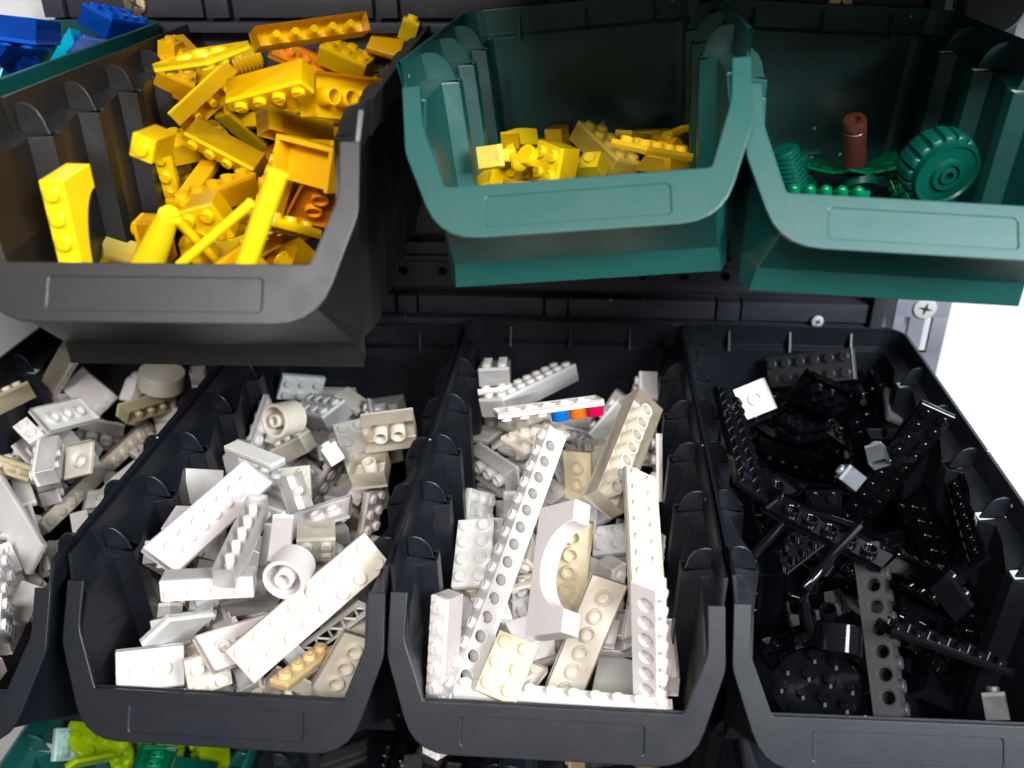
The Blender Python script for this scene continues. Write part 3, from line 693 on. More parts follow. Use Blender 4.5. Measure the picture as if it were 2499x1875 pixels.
  ('plate(3,2)', 'pinkish', 'plate', 'white plate with two round studs at the right wall of the left bin', 'B', (-91.32, -107.34, 30.04), (0.2087, 0.7445, -0.0097, 0.6341)),
  ('brick(2,2)', 'ivory', 'brick', 'ivory stepped brick left of the plate with two round studs', 'B', (-114.12, -84.9, 11.96), (0.9243, -0.1049, 0.2966, 0.2161)),
  ('plate(4,2)', 'greywhite', 'plate', 'white plate with three big round rings in the left-edge bin', 'A', (-259.41, -86.24, 78.41), (-0.1459, 0.7947, 0.5142, -0.2877)),
  ('slope(3,2,9.6,9)', 'pinkish', 'brick', 'big smooth pinkish block behind the three-ringed plate', 'A', (-275.77, -31.96, 58.19), (0.6871, 0.4507, 0.5635, -0.0848)),
  ('brick(8,1)', 'ivory', 'brick', 'long yellowed brick with glassy studs standing behind the three-ringed plate', 'A', (-286.73, -29.02, 62.0), (-0.1821, 0.8739, -0.1797, 0.4134)),
  ('rnd(12,10,False)', 'ivory', 'round_brick', 'ivory round drum with a dark top under the grey bin', 'A', (-223.66, -22.85, 55.2), (0.9791, 0.0037, 0.1078, 0.1724)),
  ('brick(4,1)', 'cream', 'brick', 'cream studded brick in front of the round drum', 'A', (-232.37, -46.33, 52.47), (0.6404, -0.5607, -0.2435, 0.465)),
  ('brick(2,1)', 'white', 'brick', 'bright white curved-looking block near the left edge of the picture', 'A', (-264.05, -92.87, 64.88), (0.926, 0.183, 0.0443, -0.3272)),
  ('brick(4,1)', 'cream', 'brick', 'white-rimmed open brick with a tan inside at the left edge', 'A', (-272.73, -108.15, 67.64), (-0.3834, 0.9041, -0.1733, 0.0748)),
  ('plate(2,2)', 'ivory', 'plate', 'ivory square plate with one oval ring in the left-edge bin', 'A', (-219.47, -127.48, 84.32), (-0.5124, 0.6389, 0.2852, -0.4979)),
  ('brick(3,1)', 'white', 'brick', 'white brick with a bright end left of the one-ringed plate', 'A', (-214.75, -147.61, 86.57), (-0.422, 0.3894, 0.6254, -0.5283)),
  ('brick(12,1)', 'ivory', 'brick', 'very long ivory brick slanting down the right side of the left-edge bin', 'A', (-259.76, -108.91, 16.7), (0.6675, 0.3729, 0.3095, 0.5653)),
  ('tile(10,2)', 'white', 'tile', 'big bright white slab sticking out at the front of the left-edge bin', 'A', (-223.04, -154.42, 50.73), (0.3693, -0.1217, -0.4523, 0.8027)),
  ('brick(4,1)', 'cream', 'brick', 'smooth cream block cut by the left edge of the picture', 'A', (-277.16, -87.47, 73.32), (0.6979, -0.2307, -0.0692, 0.6744)),
  ('brick(3,2)', 'pinkish', 'brick', 'hollow pinkish brick below the three-ringed plate', 'A', (-271.14, -33.78, 32.73), (0.7759, -0.5647, 0.0685, 0.2727)),
  ('plate(4,2)', 'white', 'plate', 'white studded plate deep at the front of the left-edge bin', 'A', (-216.34, -211.94, 53.86), (0.5505, 0.137, 0.7528, 0.3337)),
  ('half_arch(4,17.6)', 'lemon', 'arch_brick', 'bright yellow studded half arch standing at the left of the heap', 'U1', (-152.05, -179.29, 197.01), (0.5064, 0.5016, -0.5044, 0.4873)),
  ('brick(6,1)', 'yellow', 'brick', 'long hollow yellow brick with five pins on top of the heap', 'U1', (-123.66, -84.49, 254.84), (-0.5125, 0.7963, 0.2773, -0.1621)),
  ('plate(4,2)', 'orange', 'plate', 'orange plate upside down below the long hollow yellow brick', 'U1', (-143.68, 2.52, 236.96), (-0.1696, 0.9424, 0.0995, -0.2707)),
  ('brick(3,2)', 'yellow', 'brick', 'yellow brick at the back right of the heap beside the orange plate', 'U1', (-123.83, -2.9, 224.2), (0.9796, 0.0479, 0.1854, -0.0605)),
  ('tile(2,2)', 'amber', 'tile', 'dark yellow tile behind the heap left of the bright small block', 'U1', (-99.66, 0.23, 228.92), (0.9619, 0.2383, 0.1261, -0.0455)),
  ('brick(1,1)', 'lemon', 'brick', 'small bright yellow block with one stud at the top right of the heap', 'U1', (-82.34, -9.5, 237.18), (0.9804, -0.0277, 0.1854, 0.0615)),
  ('plate(3,3)', 'lemon', 'plate', 'bright yellow plate with its studs down at the upper left of the heap', 'U1', (-134.86, -118.42, 253.01), (-0.0066, 0.9826, -0.163, 0.0893)),
  ('brick(2,2)', 'amber', 'brick', 'amber brick under the bright plate at the left of the heap', 'U1', (-179.5, -63.53, 225.82), (0.9418, 0.092, 0.2803, 0.1609)),
  ('slope(2,1)', 'amber', 'slope_brick', 'amber slope brick at the upper left end of the heap', 'U1', (-168.43, -49.15, 237.51), (0.6634, -0.3116, -0.2253, 0.6419)),
  ('slope(2,1)', 'amber', 'slope_brick', 'small amber slope against the dark wall at the left of the heap', 'U1', (-177.96, -35.79, 234.2), (-0.6605, 0.0669, -0.0819, 0.7433)),
  ('brick(4,1)', 'yellow', 'brick', 'plain yellow brick side slanting down to the left of the heap', 'U1', (-155.25, -96.56, 218.89), (0.83, -0.3879, -0.3875, 0.1023)),
  ('ring_stack(6.5,8,2.0)', 'yellow', 'ribbed_cylinder', 'finely ribbed yellow cylinder between the bright plate and the four-stud brick', 'U1', (-168.0, 1.78, 222.33), (0.1845, 0.447, 0.4552, 0.7476)),
  ('brick(4,1)', 'yellow', 'brick', 'yellow brick with four studs pointing down in the middle of the heap', 'U1', (-118.55, -124.51, 240.17), (0.3445, 0.9228, -0.1476, 0.0888)),
  ('brick(4,2)', 'yellow', 'brick', 'hollow yellow brick with rings at the right rim of the bin', 'U1', (-88.74, -128.83, 247.57), (-0.5324, 0.7179, 0.2569, -0.3676)),
  ('brick(4,1)', 'yellow', 'brick', 'plain yellow brick side below the ringed hollow brick', 'U1', (-111.61, -119.01, 223.94), (0.8324, -0.3088, 0.0737, 0.4542)),
  ('tile(4,1)', 'yellow', 'tile', 'thin yellow bar forming a triangle left of the boxy panel', 'U1', (-173.36, -11.38, 202.58), (0.3656, 0.7231, 0.5474, -0.209)),
  ('tile(4,1)', 'yellow', 'tile', 'thin yellow bar lying level above the boxy panel', 'U1', (-174.54, 4.41, 190.45), (0.885, 0.3794, -0.1691, -0.2102)),
  ('box_panel(3,15)', 'amber', 'panel', 'boxy amber panel at the right of the heap', 'U1', (-76.58, -162.64, 229.84), (-0.0683, 0.2017, 0.9677, -0.135)),
  ('brick(4,1)', 'yellow', 'brick', 'yellow brick with three round studs showing in the centre of the heap', 'U1', (-150.94, -87.83, 215.76), (0.4288, 0.8741, -0.0079, -0.2281)),
  ('brick(1,1,14)', 'yellow', 'brick', 'yellow block with a hollow round stud facing left', 'U1', (-138.51, -161.81, 229.57), (0.7122, 0.6782, 0.0787, -0.1632)),
  ('plate(4,2)', 'yellow', 'plate', 'yellow studded plate on edge below the hollow-stud block', 'U1', (-162.13, -86.79, 177.73), (-0.4974, -0.5028, 0.5822, -0.401)),
  ('brick(5,1)', 'amber', 'brick', 'long amber brick side running behind the yellow tube', 'U1', (-137.88, -148.26, 195.89), (0.8394, -0.0106, -0.0008, 0.5434)),
  ('rod(36,3.4)', 'lemon', 'tube', 'thick bright yellow round tube at the front of the heap', 'U1', (-101.07, -194.93, 199.05), (0.9636, 0.016, 0.2187, 0.153)),
  ('cone(5.2,3.2,24)', 'lemon', 'cone_brick', 'bright yellow cone at the front left of the crossed bars', 'U1', (-134.47, -189.89, 198.76), (0.8741, 0.223, 0.2158, 0.3738)),
  ('rod(26,1.5)', 'yellow', 'bar', 'thin yellow bar crossing down to the right', 'U1', (-114.11, -180.71, 195.72), (0.873, 0.2312, -0.2166, 0.3708)),
  ('rod(36,1.6)', 'lemon', 'bar', 'thin yellow bar rising to the right behind the thick tube', 'U1', (-123.03, -191.98, 199.56), (0.88, -0.0587, 0.4285, -0.1964)),
  ('plate(3,2)', 'orange', 'plate', 'orange plate with two rings at the right of the heap', 'U1', (-102.33, -142.25, 197.32), (0.7844, -0.3658, -0.2588, -0.4289)),
  ('plate(3,2)', 'yellow', 'plate', 'yellow plate edge below the orange two-ringed plate', 'U1', (-89.42, -194.43, 214.24), (0.813, -0.1704, 0.1837, 0.5256)),
  ('brick(2,2)', 'yellow', 'brick', 'open yellow brick in the front right corner of the heap', 'U1', (-116.91, -122.85, 177.65), (-0.1941, 0.9496, -0.0483, 0.2412)),
  ('tile(2,2)', 'pale_yellow', 'tile', 'pale yellow tile at the front left of the heap', 'U1', (-171.52, -149.98, 182.98), (0.9311, 0.0407, 0.2637, 0.2489)),
  ('tile(4,1)', 'yellow', 'tile', 'flat yellow bar just inside the lip of the heap bin', 'U1', (-169.79, -154.51, 180.64), (0.7518, 0.0052, 0.0986, 0.652)),
  ('brick(2,2)', 'yellow', 'brick', 'yellow studded brick half hidden under the thick tube', 'U1', (-135.97, -136.34, 190.55), (0.5673, 0.8097, -0.1217, 0.0874)),
  ('brick(1,1)', 'lemon', 'brick', 'square lemon-yellow cube at the left of the green bin', 'U2', (-32.88, -125.41, 211.1), (0.0999, 0.6433, 0.1692, 0.7399)),
  ('brick(1,1)', 'yellow', 'brick', 'shaded yellow cube behind the square lemon one', 'U2', (-29.45, -72.73, 203.51), (0.899, -0.4348, -0.0525, -0.0038)),
  ('ball(3.4)', 'yellow', 'ball', 'small yellow ball in the cluster of yellow discs', 'U2', (-20.51, -93.96, 204.36), (0.9902, 0.1363, 0.009, -0.0276)),
  ('rnd(4,3.2,False)', 'yellow', 'round_plate', 'yellow disc behind the ball, tilted right', 'U2', (-15.12, -109.47, 211.76), (0.8004, 0.4134, -0.1514, -0.4069)),
  ('rnd(4,3.2,False)', 'yellow', 'round_plate', 'yellow disc above the ball, tilted left', 'U2', (-21.45, -92.11, 208.91), (0.3451, 0.6837, -0.4487, -0.4605)),
  ('curved(11,6,7.8)', 'lemon', 'curved_slope', 'curved yellow piece topping the cluster of discs', 'U2', (-27.26, -46.6, 197.39), (0.8594, 0.4068, 0.2335, 0.2033)),
  ('curved(10,6,7.8)', 'yellow', 'curved_slope', 'curved yellow piece right of the ball', 'U2', (-13.64, -92.17, 202.7), (0.7994, -0.1352, 0.2465, 0.531)),
  ('rnd(4,5,False)', 'yellow', 'round_brick', 'small yellow cylinder between the lemon cube and the ball', 'U2', (-26.82, -80.4, 200.61), (0.8347, -0.1709, -0.116, -0.5106)),
  ('ramp(19,12,8,0.6)', 'yellow', 'slope_brick', 'yellow wedge in the front left corner of the green bin', 'U2', (-47.06, -107.1, 194.14), (0.7873, -0.5651, -0.1281, -0.2108)),
  ('beam(4)', 'yellow', 'holed_beam', 'yellow beam with two holes in front of the ball', 'U2', (-29.4, -62.22, 187.68), (0.7758, 0.5638, -0.2057, -0.1948)),
  ('brick(2,1)', 'pale_yellow', 'brick', 'pale lemon brick in the front middle of the green bin', 'U2', (-8.79, -79.31, 191.72), (0.898, 0.1291, 0.1846, 0.378)),
  ('slope(2,1)', 'lemon', 'slope_brick', 'bright lemon slope right of the pale brick', 'U2', (-0.24, -71.73, 190.34), (0.926, 0.3066, -0.1456, -0.1655)),
  ('brick(4,2)', 'pale_yellow', 'brick', 'big pale yellow brick leaning in the middle of the green bin', 'U2', (-2.19, -39.32, 199.42), (0.8771, -0.0876, 0.2137, -0.4212)),
  ('plate(4,2)', 'gold', 'plate', 'amber studded plate right of the big pale leaning brick', 'U2', (26.92, -132.86, 219.99), (0.8914, -0.0674, 0.1355, 0.4272)),
  ('slope(2,2)', 'gold', 'slope_brick', 'amber slope below the studded plate', 'U2', (27.82, -60.21, 191.72), (0.9291, 0.2319, -0.1018, -0.2695)),
  ('brick(2,1)', 'gold', 'brick', 'amber cube at the right end of the green bin', 'U2', (40.62, -73.89, 194.85), (0.9137, -0.0762, 0.0768, 0.3916)),
  ('tile(3,1)', 'gold', 'tile', 'narrow amber bar tilted up to the right at the back', 'U2', (35.22, -50.1, 200.71), (0.8358, -0.1174, -0.1797, -0.5053)),
  ('tile(3,1)', 'gold', 'tile', 'narrow amber bar behind the studded plate', 'U2', (24.98, -59.8, 205.77), (0.8328, -0.1088, 0.1137, 0.5307)),
  ('slope(2,2)', 'gold', 'slope_brick', 'dark yellow roof-shaped slope behind the middle of the pile', 'U2', (-13.67, -10.38, 182.33), (-0.6127, 0.1188, 0.039, 0.7804)),
  ('brick(2,2)', 'lemon', 'brick', 'lemon studded brick right behind the lip of the green bin', 'U2', (-8.05, -83.15, 195.05), (0.6905, 0.5724, -0.2826, -0.3401)),
  ('peg()', 'brown', 'peg', 'dark brown round peg standing among the green leaves', 'U3', (116.33, -69.33, 199.57), (0.9597, 0.2158, -0.0789, -0.1619)),
  ('leafplate(24)', 'green', 'leaf_plate', 'flat dark green star of leaves around the brown peg', 'U3', (121.91, -61.12, 191.9), (0.9916, -0.0712, -0.052, -0.0947)),
  ('leafplate(24)', 'green', 'leaf_plate', 'second star of leaves below the peg, turned a little', 'U3', (124.06, -48.84, 186.93), (0.9814, -0.0591, -0.0206, -0.1817)),
  ('tread(13.5,13)', 'dark_green', 'tread_wheel', 'dark green wheel with deep treads lying on its side at the right', 'U3', (133.38, -128.31, 212.63), (0.7781, -0.6139, -0.1153, 0.0661)),
  ('bush(5)', 'green', 'bush', 'glossy green row of rounded fronds behind the lip', 'U3', (79.48, -130.18, 204.0), (0.9242, 0.334, -0.1064, -0.1514)),
  ('ring_stack(5.5,8,2.0)', 'dark_green', 'ribbed_cylinder', 'dark green ribbed stack at the left wall of the green bin', 'U3', (87.02, -97.85, 198.66), (0.8566, 0.1378, -0.1375, -0.4779)),
  ('fence_leaf(4)', 'green', 'leaf_fence', 'small green leafy fence in front of the treaded wheel', 'U3', (140.92, -54.26, 176.9), (0.8947, -0.2904, -0.1231, 0.3163)),
  ('fence_leaf(4)', 'green', 'leaf_fence', 'green leafy fence piece nearest the lip on the right', 'U3', (142.91, -67.8, 178.07), (0.8761, -0.2915, -0.1, 0.3708)),
  ('rnd(7,4,False)', 'dark_green', 'round_plate', 'plain dark green disc below the brown peg', 'U3', (120.45, -70.94, 189.08), (0.8164, -0.236, -0.1888, -0.492)),
  ('bush(4)', 'dark_green', 'bush', 'dark leafy piece behind the ribbed stack', 'U3', (92.85, -67.88, 197.79), (0.8208, -0.1921, 0.4047, 0.3545)),
  ('brick(6,2)', 'blue', 'brick', 'long blue brick with an open underside at the top left', 'U0', (-221.55, -96.68, 261.35), (0.0142, 0.5924, 0.7955, -0.1271)),
  ('brick(4,2)', 'blue', 'brick', 'flat blue brick end standing alone in the blue bin', 'U0', (-207.34, -37.47, 241.28), (0.7576, 0.0687, 0.2235, 0.6095)),
  ('brick(6,1)', 'blue', 'brick', 'dark blue strip between the two larger blue bricks', 'U0', (-245.98, -11.34, 230.84), (0.8859, -0.323, 0.087, -0.3214)),
  ('ramp(20,14,7.8,0.6)', 'azure', 'slope_brick', 'light azure wedge at the front of the blue bin', 'U0', (-250.13, -18.04, 223.3), (0.9684, -0.1789, -0.1572, -0.0746)),
  ('brick(2,2)', 'blue', 'brick', 'blue cube below the long blue brick', 'U0', (-269.33, -21.6, 231.82), (0.7237, 0.0486, 0.6884, 0.0019)),
  ('brick(4,2)', 'blue', 'brick', 'blue ringed brick cut by the left edge', 'U0', (-265.13, -33.69, 248.34), (-0.2302, 0.6851, 0.6004, -0.3424)),
  ('tile(4,2)', 'azure', 'tile', 'azure tile just above the rim at the left edge', 'U0', (-268.64, -40.35, 215.48), (0.4539, 0.368, 0.7446, 0.3226)),
  ('beam(8)', 'dark_grey', 'holed_beam', 'dark grey beam with seven round holes standing in the black bin', 'D', (117.94, -218.75, 38.34), (0.4616, 0.5142, 0.1268, 0.7117)),
  ('plate(10,2)', 'black', 'plate', 'long black plate with pale-lit studs at its upper end', 'D', (148.57, -77.03, 17.94), (0.5957, 0.5423, -0.5017, 0.3153)),
  ('plate(2,2)', 'white', 'plate', 'small white square plate with a ring among the black bricks', 'D', (79.53, -60.02, 84.65), (-0.4701, 0.8527, 0.1363, 0.1825)),
  ('plate(10,2)', 'black', 'plate', 'black double-studded plate along the left wall of the black bin', 'D', (79.55, -156.51, 87.38), (0.6735, 0.2155, 0.2394, 0.6653)),
  ('brick(8,1)', 'black', 'brick', 'black brick with a shiny row of studs crossing the black bin', 'D', (100.75, -38.4, 35.86), (0.8259, -0.5278, 0.1404, 0.1398)),
  ('brick(4,2)', 'black', 'brick', 'hollow black brick with square cells at the back of the black bin', 'D', (122.06, -38.0, 65.22), (0.7399, -0.6369, -0.2037, -0.0736)),
  ('plate(6,2)', 'dark_grey', 'plate', 'brownish black studded plate at the back of the black bin', 'D', (107.24, -15.54, 61.38), (0.8072, 0.4743, -0.3297, -0.1214)),
  ('brick(1,1)', 'reflection_grey', 'brick', 'small black cube, its reflection painted grey, above the long black studded plate', 'D', (138.76, -91.72, 65.65), (0.8123, -0.493, -0.1892, -0.2477)),  # this and the next cube: black bricks, bright reflection painted as grey
  ('brick(1,1)', 'reflection_grey', 'brick', 'black cube painted grey as a bright diamond reflection in the black bin', 'D', (126.97, -118.54, 68.69), (0.8609, -0.2464, -0.4258, 0.1298)),
  ('tile(3,1)', 'reflection_grey', 'tile', 'thin upright strip painted as a grey reflection near the right wall of the black bin', 'D', (162.83, -20.26, 64.11), (-0.6536, 0.056, -0.1867, 0.7313)),  # reflective end of a black plate, its brightness painted grey
  ('tile(10,1)', 'black', 'tile', 'long narrow black strip along the right wall of the black bin', 'D', (172.71, -94.11, 76.78), (0.2692, -0.5912, 0.6768, -0.3463)),
  ('plate(10,2)', 'black', 'plate', 'long black plate upside down with a row of shiny rings', 'D', (163.49, -174.34, 28.52), (0.2728, 0.6055, 0.5846, 0.466)),
  ('plate(6,2)', 'black', 'plate', 'black plate upside down behind the bent bars', 'D', (88.33, -149.73, 89.51), (0.0347, 0.946, -0.3183, -0.0494)),
  ('rnd(16,3.2)', 'black', 'round_plate', 'round black studded plate at the front left of the black bin', 'D', (97.51, -205.63, 39.16), (0.965, 0.1324, -0.0733, -0.2142)),
  ('brick(1,1)', 'dark_grey', 'brick', 'small dark grey cube at the front right of the black bin', 'D', (151.11, -223.47, 47.25), (0.9018, -0.3907, -0.1122, -0.147)),
  ('plate(6,2)', 'black', 'plate', 'black studded plate right of the holed grey beam', 'D', (117.96, -208.89, 70.96), (0.9606, -0.2214, 0.1668, 0.0195)),
  ('brick(4,2)', 'black', 'brick', 'black brick standing behind the top of the holed grey beam', 'D', (123.31, -175.62, 73.78), (-0.605, 0.4832, -0.1193, 0.6214)),
  ('rnd(8,9.6)', 'black', 'round_brick', 'black shiny cylinder behind the round studded plate', 'D', (98.63, -216.29, 68.44), (0.7251, -0.3781, -0.1983, -0.5403)),
  ('brick(4,2)', 'black', 'brick', 'black studded brick left of the bent bars', 'D', (119.77, -48.55, 86.31), (-0.6713, 0.6911, -0.0903, -0.2522)),
  ('slope(4,1)', 'black', 'slope_brick', 'black slope at the front right of the holed grey beam', 'D', (148.98, -176.19, 5.87), (-0.6756, 0.2341, -0.0274, 0.6986)),
  ('lattice(6)', 'black', 'lattice_bar', 'black toothed strip right of the holed grey beam', 'D', (139.99, -186.58, 42.54), (0.8631, 0.0143, 0.4717, 0.1795)),
  ('plate(6,1)', 'aqua', 'plate', 'pale greenish plate seen in the dark gap between the two right-hand lower bins', 'L4', (96.19, -88.61, -146.13), (0.7211, -0.2599, 0.0018, 0.6422)),
  ('rnd(15.8,3.2)', 'lime', 'round_plate', 'lime green round plate under the lip of the left bin', 'L1', (-239.1, -139.09, -88.53), (0.9518, 0.0263, 0.2613, 0.1586)),
  ('plate(3,2)', 'aqua', 'plate', 'pale aqua plate left of the lime round plate', 'L1', (-253.47, -159.7, -84.36), (0.7853, 0.2566, 0.5115, 0.2363)),
  ('plate(3,2)', 'green', 'plate', 'dark green plate upside down right of the lime round plate', 'L1', (-183.08, -201.92, -33.05), (0.1118, 0.6123, 0.762, -0.1787)),
  ('tile(3,1)', 'lime', 'tile', 'lime green bar at the very bottom edge of the picture', 'L1', (-236.53, -172.26, -69.42), (0.4835, 0.6495, 0.5851, -0.0443)),
]
BARS = ([(93.1, -154.9, 86.0), (79.4, -175.1, 86.0), (72.2, -183.9, 84.0), (70.5, -184.0, 80.0), (71.2, -180.2, 72.0)], [(113.4, -169.0, 88.0), (99.6, -186.5, 88.0), (92.3, -195.3, 86.0), (89.7, -197.5, 82.0), (89.4, -197.5, 76.0), (90.9, -198.7, 70.0), (92.7, -200.0, 64.0)])
PIECES.append(('roll_bars()', 'black', 'roll_bars', 'glossy black bent bars of a roll cage standing left of the holed grey beam', 'D', (0, 0, 0), (1, 0, 0, 0)))
